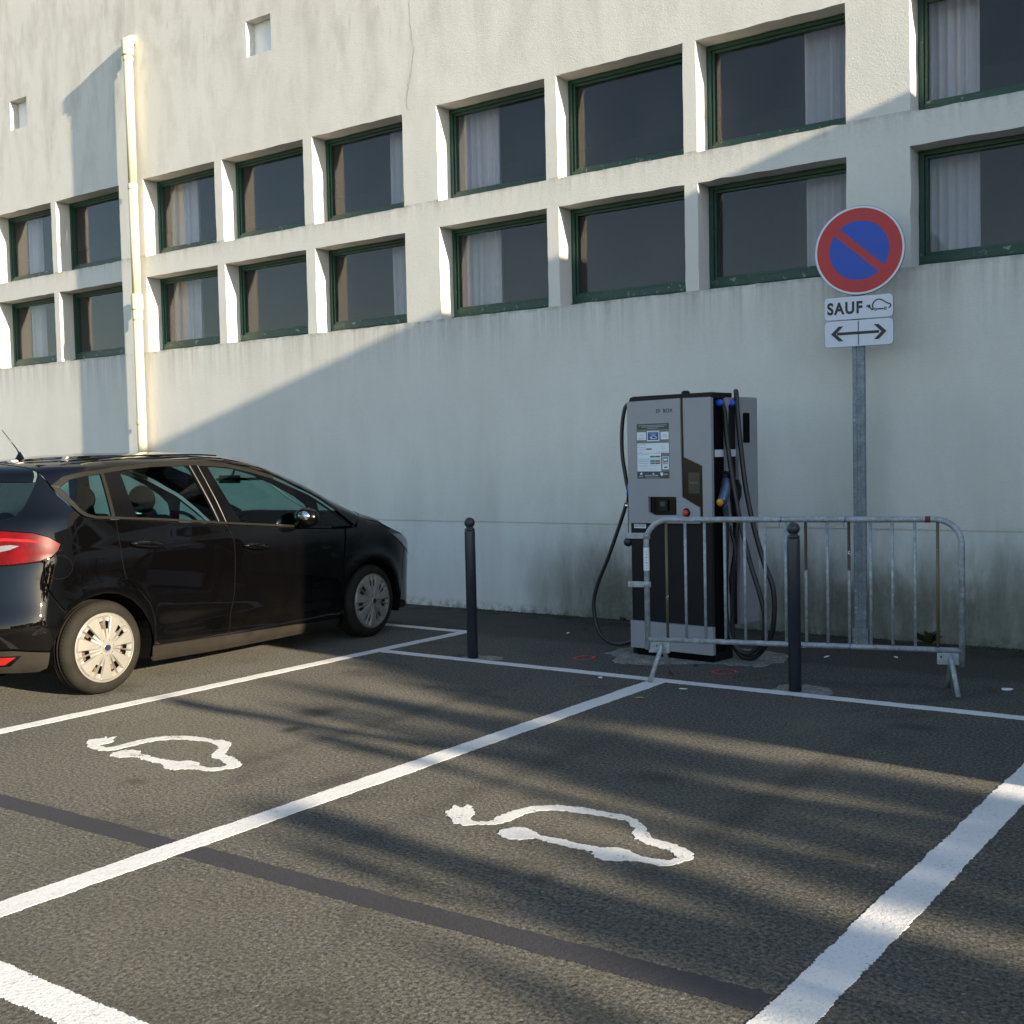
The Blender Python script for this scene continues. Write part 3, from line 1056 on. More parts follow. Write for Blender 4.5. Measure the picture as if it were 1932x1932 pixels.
def make_window(x0, x1, z0, z1, lower, first=[None]):
    """window: outer frame mesh; children: sash, pane, sill_board. Built at the opening's lower left corner."""
    W_, H_ = x1 - x0, z1 - z0
    fwid = 0.044
    bz = 0.108 if lower else 0.095
    y0, y1 = DEP - 0.028, DEP + 0.055
    mb = MB()
    e = 0.003
    mb.box((e, y0, e), (fwid, y1, H_ - e))
    mb.box((W_ - fwid, y0, e), (W_ - e, y1, H_ - e))
    mb.box((fwid, y0, H_ - fwid), (W_ - fwid, y1, H_ - e))
    mb.box((fwid, y0, e), (W_ - fwid, y1, bz))
    o = mb.build('window', 'green', building, loc=(x0, 0, z0), bevel=0.004)
    mb = MB()
    s0, s1 = y0 + 0.018, y1 - 0.01
    a = fwid + 0.002
    b = 0.023
    mb.box((a, s0, bz + 0.002), (a + b, s1, H_ - a))
    mb.box((W_ - a - b, s0, bz + 0.002), (W_ - a, s1, H_ - a))
    mb.box((a + b, s0, H_ - a - b), (W_ - a - b, s1, H_ - a))
    mb.box((a + b, s0, bz + 0.002), (W_ - a - b, s1, bz + 0.002 + b))
    mb.build('sash', 'green', o, bevel=0.003)
    mb = MB()
    mb.box((a + b * 0.6, s0 + 0.022, bz + b * 0.6), (W_ - a - b * 0.6, s0 + 0.028, H_ - a - b * 0.6))
    mb.build('pane', 'glass', o)
    if lower:
        mb = MB()
        mb.prism([(y0 - 0.034, 0.004), (y0 - 0.002, 0.004), (y0 - 0.002, 0.045), (y0 - 0.034, 0.030)], 0.006, W_ - 0.006, axis='x')
        mb.build('sill_board', 'green', o, bevel=0.003)
    return o


for i, (a, b) in enumerate(WX):
    if i < 3 or i > 13:
        continue
    for k, (c, d) in enumerate(WZ):
        make_window(a, b, c, d, k == 0)
for i in (0, 1, 2, 14):   # blind openings outside the picture
    for (c, d) in WZ:
        make_window(WX[i][0], WX[i][1], c, d, False)


def curtain(x0, x1, label, seed, amp=0.034, folds=None):
    rg = random.Random(seed)
    mb = MB()
    n = int((x1 - x0) / 0.012)
    L_ = x1 - x0
    k = folds or max(3, L_ / 0.075)
    ph = [rg.random() * 6.28 for _ in range(3)]
    zs = np.linspace(2.85, 5.35, 14)
    vs = []
    for j, z in enumerate(zs):
        for i in range(n + 1):
            t = i / n
            y = 0.44 + amp * math.sin(2 * math.pi * k * t + ph[0] + 0.25 * math.sin(z * 1.3 + ph[1])) + 0.45 * amp * math.sin(2 * math.pi * k * 2.3 * t + ph[2])
            vs.append((x0 + L_ * t, y, z))
    fs = [(j * (n + 1) + i, j * (n + 1) + i + 1, (j + 1) * (n + 1) + i + 1, (j + 1) * (n + 1) + i) for j in range(len(zs) - 1) for i in range(n)]
    mb.add(vs, fs, smooth=True)
    o = mb.build('net_curtain', 'curtain')
    tag(o, label, 'curtain', 'white net curtains hanging inside the windows')


curtain(-12.58, -12.02, 'pale net curtain in the windows just right of the drainpipe', 1)
curtain(-8.76, -8.50, 'narrow net curtain at the right edge of the third window right of the drainpipe', 2)
curtain(-7.80, -7.24, 'bright pleated net curtain in the windows above the black bollard by the car', 3)
curtain(-3.97, -3.50, 'net curtain at the right side of the windows behind the round sign', 4)
curtain(-2.97, -2.50, 'tall pleated net curtain in the windows at the top right corner', 5)
curtain(-15.80, -15.54, 'thin net curtain in the window at the far left edge', 6)

# drainpipe standing off the wall
pipe_x, pipe_y = -12.625, -0.105
mb = MB()
mb.tube([(pipe_x, pipe_y, 0.0), (pipe_x, pipe_y, 3.66)], 0.058, 28)
mb.tube([(pipe_x, pipe_y, 3.66), (pipe_x, pipe_y, 5.07)], 0.056, 28)
mb.tube([(pipe_x, pipe_y, 5.07), (pipe_x, pipe_y, 6.78)], 0.055, 28)
el = [(pipe_x, pipe_y + 0.11 - 0.11 * math.cos(t), 6.83 + 0.09 * math.sin(t)) for t in np.linspace(0, math.pi / 2, 8)]
mb.tube([(pipe_x, pipe_y, 6.74)] + el + [(pipe_x, 0.03, 6.92)], 0.058, 24)
dp = mb.build('drainpipe', 'pipe', building)
dp['label'] = 'cream drainpipe running down the wall behind the car'
for z, r, h in ((6.80, 0.074, 0.10), (6.66, 0.063, 0.03), (5.07, 0.063, 0.035), (3.62, 0.075, 0.10), (3.46, 0.067, 0.07), (2.1, 0.064, 0.03)):
    mb = MB()
    mb.lathe([(0.05, -h), (r * 0.97, -h), (r, -h * 0.8), (r, h * 0.7), (r * 0.93, h), (0.05, h)], 24, origin=(pipe_x, pipe_y, z))
    mb.build('pipe_collar', 'pipe', dp)

# ------------------------------------------------------------------ wing on the right that throws the big shadow (outside the frame)
WXW = 2.5
WTOP = 4.35 + 0.267 * (WXW + 3.0)
wing_end = -2.75 - math.tan(GRAZE) * (WXW + 7.0)
wing = empty('side_wing', (WXW, wing_end, 0))
tag(wing, 'side wing joining the white building at a right angle beyond the right edge', 'building')
mb = MB()
mb.box((0, 0, 0), (9.0, -wing_end + 10, WTOP))
mb.build('wing_wall', 'wing', wing)
lw = MB().box((WXW + 0.01, -4.235, 0), (WXW + 0.26, wing_end - 0.002, 1.90)).build('added_shade_wall', 'wing')  # added out of view, height set by how far its shadow should reach
tag(lw, 'unseen low wall added at the end of the side wing to extend its shadow', 'wall')


# ------------------------------------------------------------------ bollards
def make_bollard(loc, label):
    o = empty('bollard', loc)
    tag(o, label, 'bollard', 'dark bollards before the charging station')
    mb = MB()
    mb.lathe([(0.0, -0.05), (0.041, -0.05), (0.041, 0.985), (0.038, 0.998), (0.0, 0.998)], 28)
    mb.build('post', 'bollard', o)
    mb = MB()
    mb.lathe([(0.0, 0.998), (0.036, 0.998), (0.040, 1.006), (0.036, 1.014), (0.028, 1.016), (0.028, 1.024)] + [(0.0415 * math.sin(t), 1.058 - 0.0415 * math.cos(t)) for t in np.linspace(0.65, math.pi, 14)], 28)
    mb.build('ball_cap', 'bollard', o)
    return o


make_bollard((-5.600, -2.330, 0), 'dark blue ball-topped bollard standing alone beside the black car')
make_bollard((-2.971, -2.300, 0), 'dark blue ball-topped bollard standing before the steel barrier')


# ------------------------------------------------------------------ crowd barrier
def make_barrier():
    o = empty('crowd_barrier', (-3.94, -2.34, 0), R(14.6))
    tag(o, 'galvanised steel crowd barrier standing before the charging station', 'barrier')
    r = 0.0195
    L0, L1, H_ = -0.085, 1.960, 1.105
    rc = 0.16
    path = [(L0, 0, 0.20), (L0, 0, H_ - rc)]
    path += [(L0 + rc - rc * math.cos(t), 0, H_ - rc + rc * math.sin(t)) for t in np.linspace(0.12, math.pi / 2, 9)]
    path += [(L1 - rc + rc * math.sin(t), 0, H_ - rc + rc * math.cos(t)) for t in np.linspace(0, math.pi / 2 - 0.12, 9)]
    path += [(L1, 0, H_ - rc), (L1, 0, 0.17)]
    MB().tube(path, r, 16).build('frame', 'galv', o)
    MB().tube([(L0 + 0.008, 0, 0.272), (L1 - 0.008, 0, 0.272)], 0.0180, 16).build('bottom_rail', 'galv', o)
    bx = [0.058, 0.190, 0.324, 0.461, 0.596, 0.732, 0.867, 0.998, 1.136, 1.273, 1.408, 1.543, 1.680, 1.817]
    mats = {0: 'bar_olive', 7: 'bar_rust', 9: 'bar_rust', 13: 'bar_olive'}
    for i, x in enumerate(bx):
        b = MB().tube([(x, 0, 0.272), (x, 0, H_)], 0.0100, 12).build('bar', mats.get(i, 'galv'), o)
        if i in mats:
            b['label'] = 'bar with old paint and rust' if mats[i] == 'bar_rust' else 'bar with olive discolouration'
    # hinge hooks on the left post
    for z in (0.993, 0.654):
        mb = MB()
        mb.box((L0 - 0.135, -0.006, z - 0.020), (L0 + 0.028, 0.006, z + 0.020), bev=0.003)
        mb.lathe([(0.0200, -0.019), (0.0235, -0.019), (0.0235, 0.019), (0.0200, 0.019)], 16, origin=(L0, 0, z))
        mb.build('hook', 'galv', o)
    # label wrapped on the left post
    mb = MB()
    mb.lathe([(r + 0.0012, 0.752), (r + 0.0012, 0.912)], 20, origin=(L0, 0, 0))
    sl_ = mb.build('label_sleeve', 'white_paper', o)
    mb = MB()
    for i in range(7):
        mb.box((L0 + 0.002 + 0.004 * (i % 2), -r - 0.0035, 0.765 + i * 0.019), (L0 + 0.007 + 0.002 * (i % 3), -r - 0.0015, 0.772 + i * 0.019))
    mb.build('print', 'dark_print', sl_)
    MB().tube([(1.742, 0, H_), (1.775, 0, H_)], r + 0.0012, 16).build('tape_band', 'rust_red', o)
    # feet: plate plus splayed legs either side
    for x, dx in ((-0.02, 0.045), (1.915, -0.035)):
        mb = MB()
        x0, x1 = (L0 + 0.008, x + 0.09) if x < 1 else (x - 0.105, L1 - 0.008)
        mb.box((x0, -0.0045, 0.180), (x1, 0.0045, 0.258))
        mb.build('foot_plate', 'galv', o)
        cx = (x + dx)
        MB().tube([(cx - 0.045 if x < 1 else x0 + 0.025, -0.0052, 0.228), (cx - 0.045 if x < 1 else x0 + 0.025, -0.0060, 0.228)], 0.006, 10).build('bolt_hole', 'dark', o)
        xa = x + (0.035 if x < 1 else -0.02)
        for s in (-1, 1):
            tipx = xa + (-0.045 if x < 1 else 0.045) * (1 if s < 0 else -0.5)
            pts = [(xa, s * 0.020, 0.245), (xa, s * 0.030, 0.21), (tipx, s * 0.170, 0.006)]
            MB().tube(pts, [0.008, 0.0165, 0.0165], 14).build('leg', 'galv', o)
    # blue cable ties
    for x, z in ((0.84, H_), (1.25, H_), (1.277, 0.275)):
        mb = MB()
        mb.tube([(x + 0.0215 * 0.2 * math.cos(t), 0.0205 * math.sin(t), z + 0.0205 * math.cos(t)) for t in np.linspace(0, 2 * math.pi, 13)], 0.0025, 6)
        mb.tube([(x, -0.02, z), (x - 0.012, -0.024, z - 0.022), (x - 0.004, -0.026, z - 0.05)], 0.002, 6)
        mb.build('cable_tie', 'blue_tie', o)


make_barrier()


# ------------------------------------------------------------------ flat print helper (in local x,z on a plane facing -y)
def rounded_rect(x0, x1, z0, z1, r, n=6):
    out = []
    for cx, cz, a0 in ((x1 - r, z1 - r, 0), (x0 + r, z1 - r, 90), (x0 + r, z0 + r, 180), (x1 - r, z0 + r, 270)):
        for k in range(n + 1):
            t = R(a0 + 90 * k / n)
            out.append((cx + r * math.cos(t), cz + r * math.sin(t)))
    return out


def text_mesh(s, size, mat, parent, loc, name='lettering', bold=0.0, width=1.0, rz=0.0, depth=0.0006, space=1.0):
    cu = bpy.data.curves.new(name, 'FONT')
    cu.body = s
    cu.size = size
    cu.offset = bold
    cu.extrude = depth
    cu.align_x = 'LEFT'
    cu.space_character = space
    o = bpy.data.objects.new(name, cu)
    COL.objects.link(o)
    dg = bpy.context.evaluated_depsgraph_get()
    me = bpy.data.meshes.new_from_object(o.evaluated_get(dg))
    bpy.data.objects.remove(o)
    me.materials.clear()
    me.materials.append(M[mat])
    q = link(name, me, parent, loc, (R(90), 0, rz))
    q.scale = (width, 1, 1)
    return q


def stroke(path, w, y0, y1, mb, closed=False, n=8, mi=0):
    P = catmull(path, n, closed)
    m = len(P)
    L_, R_ = [], []
    for i in range(m):
        a = np.array(P[(i - 1) % m if closed else max(i - 1, 0)][:2])
        b = np.array(P[(i + 1) % m if closed else min(i + 1, m - 1)][:2])
        d = (b - a) / (np.linalg.norm(b - a) + 1e-9)
        nn = np.array([-d[1], d[0]]) * w / 2
        L_.append(np.array(P[i][:2]) + nn)
        R_.append(np.array(P[i][:2]) - nn)
    vs = []
    for y in (y0, y1):
        for p in L_:
            vs.append((p[0], y, p[1]))
        for p in R_:
            vs.append((p[0], y, p[1]))
    fs = []
    rng = range(m if closed else m - 1)
    for i in rng:
        j = (i + 1) % m
        fs.append((i, j, m + j, m + i))
        fs.append((2 * m + i, 3 * m + i, 3 * m + j, 2 * m + j))
        fs.append((i, 2 * m + i, 2 * m + j, j))
        fs.append((m + i, m + j, 3 * m + j, 3 * m + i))
    mb.add(vs, fs, mi)


def ring(cx, cz, ro, ri, y0, y1, mb, n=20):
    vs, fs = [], []
    for y in (y0, y1):
        for r in (ro, ri):
            for k in range(n):
                t = 2 * math.pi * k / n
                vs.append((cx + r * math.cos(t), y, cz + r * math.sin(t)))
    for k in range(n):
        j = (k + 1) % n
        fs += [(k, j, n + j, n + k), (2 * n + k, 3 * n + k, 3 * n + j, 2 * n + j), (k, 2 * n + k, 2 * n + j, j), (n + k, n + j, 3 * n + j, 3 * n + k)]
    mb.add(vs, fs)


def ev_pictogram(mb, cx, cz, s, y0, y1, w):
    """outline car with plug tail, s = overall width"""
    def q(pts):
        return [(cx + a * s, cz + b * s) for a, b in pts]
    stroke(q([(-0.22, -0.16), (-0.25, 0.02), (-0.17, 0.17), (0.0, 0.25), (0.16, 0.20), (0.34, 0.08), (0.49, 0.0), (0.50, -0.08), (0.42, -0.15)]), w, y0, y1, mb)
    stroke(q([(-0.06, -0.165), (0.20, -0.165)]), w, y0, y1, mb)
    ring(cx - 0.13 * s, cz - 0.17 * s, 0.065 * s, 0.034 * s, y0, y1, mb)
    ring(cx + 0.28 * s, cz - 0.16 * s, 0.065 * s, 0.034 * s, y0, y1, mb)
    stroke(q([(-0.22, -0.16), (-0.27, -0.18), (-0.33, -0.12), (-0.38, -0.05)]), w, y0, y1, mb)
    mb.prism(q([(-0.44, -0.09), (-0.36, -0.09), (-0.33, 0.02), (-0.39, 0.05), (-0.46, 0.0)]), y0, y1)
    stroke(q([(-0.42, 0.0), (-0.50, 0.04)]), w * 0.7, y0, y1, mb)
    stroke(q([(-0.44, -0.05), (-0.52, -0.02)]), w * 0.7, y0, y1, mb)


# ------------------------------------------------------------------ sign post
def make_sign():
    px, py = -3.228, -0.335
    o = empty('sign_post', (px, py, 0), R(8))
    tag(o, 'galvanised post carrying a round no-parking sign and two white plates', 'road sign')
    mb = MB()
    prof = []
    w, d, r = 0.049, 0.025, 0.012
    for cx, cy, a0 in ((w - r, d - r, 0), (-w + r, d - r, 90), (-w + r, -d + r, 180), (w - r, -d + r, 270)):
        for k in range(5):
            t = R(a0 + 22.5 * k)
            prof.append((cx + r * math.cos(t), cy + r * math.sin(t)))
    # shallow groove along the front
    i0 = [i for i, p in enumerate(prof) if p[1] < 0 and p[0] < 0][-1]
    prof = prof[:i0 + 1] + [(-0.014, -d), (-0.011, -d + 0.004), (0.011, -d + 0.004), (0.014, -d)] + prof[i0 + 1:]
    mb.prism(prof, -0.05, 3.38, axis='z')
    mb.build('post', 'galv_post', o)
    mb = MB()
    mb.box((-0.062, -0.036, 0), (0.062, 0.036, 0.13), bev=0.008)
    mb.build('post_foot', 'galv_post', o)
    yf = -0.045
    # disc
    mb = MB()
    cz, R0 = 3.110, 0.346
    mb.lathe([(0.0, 0.0), (R0 - 0.004, 0.0), (R0, 0.003), (R0, 0.016), (R0 - 0.004, 0.019), (0.0, 0.019)], 72, axis='y', origin=(0.018, yf, cz), smooth=False)
    disc = mb.build('sign_disc', ['sign_back'], o)
    tilt = 0.0

    def dsk(r, y, mat, name, ri=0.0):
        mb = MB()
        n = 72
        vs = [(0.018 + r * math.cos(2 * math.pi * k / n), y, cz + r * math.sin(2 * math.pi * k / n)) for k in range(n)]
        mb.add(vs, [tuple(range(n))])
        return mb.build(name, mat, disc)
    dsk(0.342, yf - 0.0010, 'sign_white', 'white_rim')
    dsk(0.326, yf - 0.0020, 'sign_red', 'red_field')
    # two blue halves left by the diagonal bar
    rb, hb = 0.229, 0.031
    for s in (1, -1):
        pts = []
        a0 = math.asin(hb / rb)
        for t in np.linspace(a0, math.pi - a0, 40):
            u_, v_ = rb * math.cos(t), s * rb * math.sin(t)
            ang = R(-42)
            pts.append((0.018 + u_ * math.cos(ang) - v_ * math.sin(ang), cz + u_ * math.sin(ang) + v_ * math.cos(ang)))
        mb = MB()
        mb.add([(p[0], yf - 0.0030, p[1]) for p in pts], [tuple(range(len(pts)))])
        mb.build('blue_field', 'sign_blue', disc)

    def plate(z0, z1, name):
        mb = MB()
        mb.prism(rounded_rect(-0.256, 0.274, z0, z1, 0.032), yf - 0.002, yf + 0.014)
        p = mb.build(name, ['sign_back'], o)
        mb = MB()
        pts = rounded_rect(-0.2535, 0.2715, z0 + 0.0025, z1 - 0.0025, 0.030)
        mb.add([(q[0], yf - 0.0032, q[1]) for q in pts], [tuple(range(len(pts)))])
        mb.build('plate_face', 'sign_white', p)
        return p
    p1 = plate(2.577, 2.758, 'exception_plate')
    text_mesh('SAUF', 0.126, 'sign_black', p1, (-0.232, yf - 0.0048, 2.626), bold=0.0045, width=0.84, space=1.18)
    mb = MB()
    ev_pictogram(mb, 0.163, 2.674, 0.180, yf - 0.0056, yf - 0.0042, 0.0095)
    mb.build('electric_car_pictogram', 'sign_black', p1)
    p2 = plate(2.365, 2.572, 'arrow_plate')
    mb = MB()
    y0, y1 = yf - 0.0056, yf - 0.0042
    zc = 2.470
    mb.prism([(-0.155, zc - 0.011), (0.165, zc - 0.011), (0.165, zc + 0.011), (-0.155, zc + 0.011)], y0, y1)
    for s, tip in ((1, -0.203), (-1, 0.222)):
        mb.prism([(tip, zc), (tip + s * 0.060, zc + 0.058), (tip + s * 0.095, zc + 0.058), (tip + s * 0.038, zc), (tip + s * 0.095, zc - 0.058), (tip + s * 0.060, zc - 0.058)], y0 - 0.0005, y1)
    mb.build('double_arrow', 'sign_black', p2)
    mb = MB()
    mb.box((0.0055, y0 - 0.001, 2.376), (0.0105, y1, 2.562))
    mb.build('divider_line', 'sign_black', p2)
    # clamps behind the signs
    for z in (2.47, 2.67, 2.98, 3.24):
        mb = MB()
        mb.box((-0.060, yf + 0.0145, z - 0.014), (0.060, 0.032, z + 0.014), bev=0.003)
        mb.build('clamp', 'galv', o)


make_sign()


# ------------------------------------------------------------------ charging station
def make_station():
    o = empty('charging_station', (-4.615, -1.583, -0.031), R(-5))
    o.scale = (1.02, 1.02, 1.02)
    tag(o, 'grey and black electric car charging station by the wall', 'charging station')
    # cabinet body (local x along the front, y into depth, z up)
    mb = MB()
    mb.box((-0.006, 0.035, 0.0), (0.722, 0.290, 1.975), bev=0.012)
    mb.box((0.02, 0.030, 0.286), (0.71, 0.040, 1.04))
    mb.build('cabinet', 'black', o)
    mb = MB()
    mb.box((0.02, 0.290, 0.27), (0.700, 0.62, 1.955), bev=0.006)
    mb.build('rear_cabinet', 'black', o)
    mb = MB()
    mb.prism([(0.018, 1.945), (0.735, 1.950), (0.735, 1.993), (0.050, 1.993), (0.018, 1.984)], 0.012, 0.30)
    mb.build('top_cap', 'black', o, bevel=0.004)
    mb = MB()
    mb.lathe([(0.0, 2.018), (0.018, 2.016), (0.030, 2.008), (0.034, 1.992)], 20, origin=(0.487, 0.06, 0))
    mb.build('lifting_eye', 'black', o)
    # left front panel
    mb = MB()
    outer = [(0.0, 1.035), (0.631, 1.044), (0.631, 1.160), (0.480, 1.236), (0.474, 1.961), (0.0, 1.955)]
    rd = [(0.182, 1.236), (0.182, 1.122), (0.232, 1.098), (0.430, 1.103), (0.430, 1.237)]
    tri = triangulate(outer, [rd])
    allp = outer + rd
    n = len(allp)
    vs = [(p[0], 0.0, p[1]) for p in allp] + [(p[0], 0.032, p[1]) for p in allp]
    fs = list(tri) + [tuple(i + n for i in reversed(t)) for t in tri]
    k = len(outer)
    fs += [(i, (i + 1) % k, (i + 1) % k + n, i + n) for i in range(k)]
    fs += [(k + i, k + (i + 1) % len(rd), k + (i + 1) % len(rd) + n, k + i + n) for i in range(len(rd))]
    mb.add(vs, fs)
    lp = mb.build('front_panel', 'grey', o, bevel=0.003)
    # right front panel with the wrap-round edge
    mb = MB()
    rp = [(0.498, 1.961), (0.501, 1.527), (0.655, 1.461), (0.656, 1.048), (0.735, 1.051), (0.735, 1.958)]
    mb.prism(rp, 0.0, 0.034)
    mb.build('front_panel', 'grey', o, bevel=0.006)
    # glossy screen section
    mb = MB()
    mb.prism([(0.478, 1.956), (0.496, 1.956), (0.499, 1.525), (0.653, 1.459), (0.654, 1.047), (0.633, 1.047), (0.633, 1.162), (0.482, 1.238)], 0.012, 0.036)
    sc = mb.build('screen_fascia', 'gloss_black', o)
    MB().box((0.532, 0.008, 1.261), (0.629, 0.013, 1.416), bev=0.002).build('screen', simple('unlit_screen', (0.030, 0.030, 0.031), 0.15), sc)
    MB().box((0.540, 0.0065, 1.335), (0.620, 0.0085, 1.348)).build('screen_strip', simple('screen_text', (0.05, 0.05, 0.065), 0.3), sc)
    # card reader in its recess
    mb = MB()
    mb.prism([(p[0], p[1]) for p in rd], 0.028, 0.034)
    mb.box((0.20, 0.022, 1.125), (0.225, 0.029, 1.225))
    mb.box((0.36, 0.022, 1.115), (0.41, 0.029, 1.225))
    rdr = mb.build('card_reader', 'gloss_black', o)
    MB().box((0.270, 0.010, 1.130), (0.345, 0.028, 1.215), bev=0.006).build('reader_head', 'black', rdr)
    MB().box((0.285, 0.004, 1.165), (0.328, 0.011, 1.200), bev=0.003).build('keypad', simple('reader_grey', (0.035, 0.035, 0.037), 0.35), rdr)
    # emergency button
    mb = MB()
    mb.lathe([(0.0, -0.004), (0.030, -0.003), (0.034, 0.0), (0.034, 0.004)], 24, axis='y', origin=(0.517, 0.0, 1.122))
    eb = mb.build('emergency_stop', 'black', o)
    mb = MB()
    mb.lathe([(0.0, -0.026), (0.014, -0.025), (0.0215, -0.020), (0.0225, -0.012), (0.018, -0.006), (0.018, 0.0)], 24, axis='y', origin=(0.517, 0.0, 1.122))
    mb.build('button_head', 'red_plastic', eb)
    # lower grey skirt
    mb = MB()
    mb.prism([(0.0, 0.085), (0.731, 0.085), (0.731, 0.292), (0.0, 0.292)], -0.004, 0.034)
    mb.build('skirt_panel', 'grey', o, bevel=0.006)
    # the black base under everything
    MB().box((0.045, 0.02, 0.0), (0.715, 0.285, 0.09)).build('base', 'dark', o)
    # lettering on the panel
    y = -0.0006
    text_mesh('EV', 0.040, 'sign_black', lp, (0.264, y, 1.8615), bold=0.0004, width=0.92, name='logo')
    text_mesh('BOX', 0.040, 'sign_black', lp, (0.326, y, 1.8615), bold=0.0004, width=1.02, name='logo')

    def sticker(x0, x1, z0, z1, mat='white_paper', name='sticker', y=-0.0012):
        mb = MB()
        mb.box((x0, y, z0), (x1, -0.0001, z1))
        return mb.build(name, mat, lp)

    def lines(parent, rows, mat, y):
        mb = MB()
        rg = random.Random(int(rows[0][0] * 1000))
        for (x0, x1, z, h) in rows:
            x = x0
            while x < x1 - 0.002:
                w = min(rg.uniform(0.006, 0.018), x1 - x)
                mb.box((x, y - 0.0006, z), (x + w, y, z + h))
                x += w + 0.0022
        mb.build('print', mat, lp)
    b_ = -0.0012
    # grey backing sheet seen between the labels
    sticker(0.086, 0.378, 1.373, 1.785, simple('sticker_backing', (0.15, 0.155, 0.15), 0.6), y=-0.0005, name='backing_sheet')
    s = sticker(0.093, 0.376, 1.740, 1.783, 'dark_print')
    lines(s, [(0.110, 0.358, 1.768, 0.005), (0.135, 0.335, 1.757, 0.005), (0.185, 0.285, 1.747, 0.004)], 'grey_print', b_)
    s = sticker(0.091, 0.171, 1.663, 1.722)
    lines(s, [(0.106, 0.155, 1.672, 0.006)], 'grey_print', b_)
    mb = MB()
    stroke([(0.108, 1.712), (0.155, 1.684)], 0.0022, -0.0020, b_, mb)
    stroke([(0.108, 1.684), (0.155, 1.712)], 0.0022, -0.0021, b_, mb)
    mb.build('print', 'grey_print', lp)
    s = sticker(0.181, 0.292, 1.653, 1.7295)
    MB().box((0.189, -0.0022, 1.661), (0.284, b_, 1.722)).build('blue_label', 'blue_print', lp)
    mb = MB()
    ev_pictogram(mb, 0.238, 1.682, 0.058, -0.0034, -0.0022, 0.0045)
    mb.build('electric_car_pictogram', 'white_paper', lp)
    lines(s, [(0.196, 0.278, 1.712, 0.005), (0.212, 0.262, 1.702, 0.005)], 'grey_print', -0.0022)
    s = sticker(0.303, 0.373, 1.664, 1.720)
    lines(s, [(0.325, 0.352, 1.695, 0.004)], 'dark_print', b_)
    lines(s, [(0.315, 0.362, 1.680, 0.008)], simple('pale_print', (0.42, 0.50, 0.58), 0.5), b_)
    s = sticker(0.091, 0.374, 1.5635, 1.638)
    lines(s, [(0.096, 0.166, 1.624, 0.005), (0.096, 0.166, 1.606, 0.004), (0.110, 0.164, 1.593, 0.004), (0.108, 0.164, 1.582, 0.003), (0.100, 0.145, 1.569, 0.003), (0.255, 0.365, 1.569, 0.003)], 'grey_print', b_)
    lines(s, [(0.300, 0.335, 1.622, 0.006), (0.310, 0.345, 1.606, 0.004), (0.306, 0.350, 1.594, 0.008)], 'mint_print', b_)
    MB().box((0.172, -0.0020, 1.590), (0.222, b_, 1.600)).build('print', 'maroon_print', lp)
    s = sticker(0.0905, 0.303, 1.4275, 1.5620)
    MB().box((0.0905, -0.0018, 1.512), (0.303, b_, 1.526)).build('print', 'mint_print', lp)
    for z in (1.532, 1.499, 1.483):
        MB().box((0.207, -0.0024, z), (0.250, b_, z + 0.011)).build('print', 'green_print', lp)
        MB().box((0.254, -0.0024, z), (0.296, b_, z + 0.011)).build('print', 'maroon_print', lp)
    lines(s, [(0.098, 0.198, 1.551, 0.004), (0.098, 0.198, 1.501, 0.006), (0.104, 0.190, 1.486, 0.005), (0.098, 0.270, 1.470, 0.003), (0.098, 0.180, 1.461, 0.003), (0.098, 0.262, 1.449, 0.002), (0.098, 0.275, 1.437, 0.002)], 'grey_print', b_)
    s = sticker(0.315, 0.3725, 1.474, 1.5365)
    MB().box((0.320, -0.0020, 1.498), (0.366, b_, 1.531)).build('print', 'blue_print', lp)
    MB().box((0.326, -0.0026, 1.507), (0.360, -0.0020, 1.521)).build('print', 'white_paper', lp)
    MB().box((0.320, -0.0020, 1.481), (0.343, b_, 1.495)).build('print', 'orange_print', lp)
    MB().box((0.345, -0.0020, 1.481), (0.366, b_, 1.495)).build('print', 'grey_print', lp)
    s = sticker(0.315, 0.3725, 1.4415, 1.4725)
    MB().box((0.331, -0.0020, 1.452), (0.358, b_, 1.462)).build('print', 'dark_print', lp)
    s = sticker(0.089, 0.371, 1.374, 1.4255, 'dark_print')
    lines(s, [(0.103, 0.140, 1.386, 0.007), (0.160, 0.275, 1.392, 0.009), (0.165, 0.285, 1.381, 0.004), (0.325, 0.362, 1.400, 0.010)], 'grey_print', b_)
    mb = MB()
    mb.prism([(0.116, 1.402), (0.132, 1.402), (0.136, 1.412), (0.126, 1.421), (0.116, 1.413)], -0.0022, b_)
    mb.prism([(0.297, 1.419), (0.320, 1.419), (0.319, 1.400), (0.309, 1.391), (0.298, 1.400)], -0.0022, b_)
    mb.prism([(0.228, 1.404), (0.240, 1.404), (0.240, 1.417), (0.228, 1.413)], -0.0022, b_)
    mb.build('emblem', 'white_paper', lp)
    # label under the panel
    mb = MB()
    mb.box((0.030, 0.0285, 0.997), (0.138, 0.0302, 1.029))
    ul = mb.build('lower_label', 'white_paper', o)
    mb = MB()
    for i in range(6):
        mb.box((0.038 + i * 0.0155, 0.0275, 1.007), (0.050 + i * 0.0155, 0.0286, 1.021))
    mb.build('print', 'grey_print', ul)
    # right side: channels, fin, rear panel
    X = 0.722
    MB().box((X, 0.040, 0.10), (X + 0.008, 0.178, 1.948)).build('side_channel', 'dark', o)
    mb = MB()
    mb.prism([(0.183, 0.30), (0.206, 0.30), (0.206, 0.66), (0.250, 0.80), (0.262, 0.98), (0.218, 1.25), (0.205, 1.60), (0.222, 1.90), (0.300, 1.93), (0.300, 1.957), (0.195, 1.957), (0.183, 1.945)], X, X + 0.030, axis='x')
    mb.build('side_fin', 'grey', o, bevel=0.004)
    MB().box((X - 0.02, 0.210, 0.295), (X + 0.004, 0.350, 1.942)).build('side_channel', 'black', o)
    mb = MB()
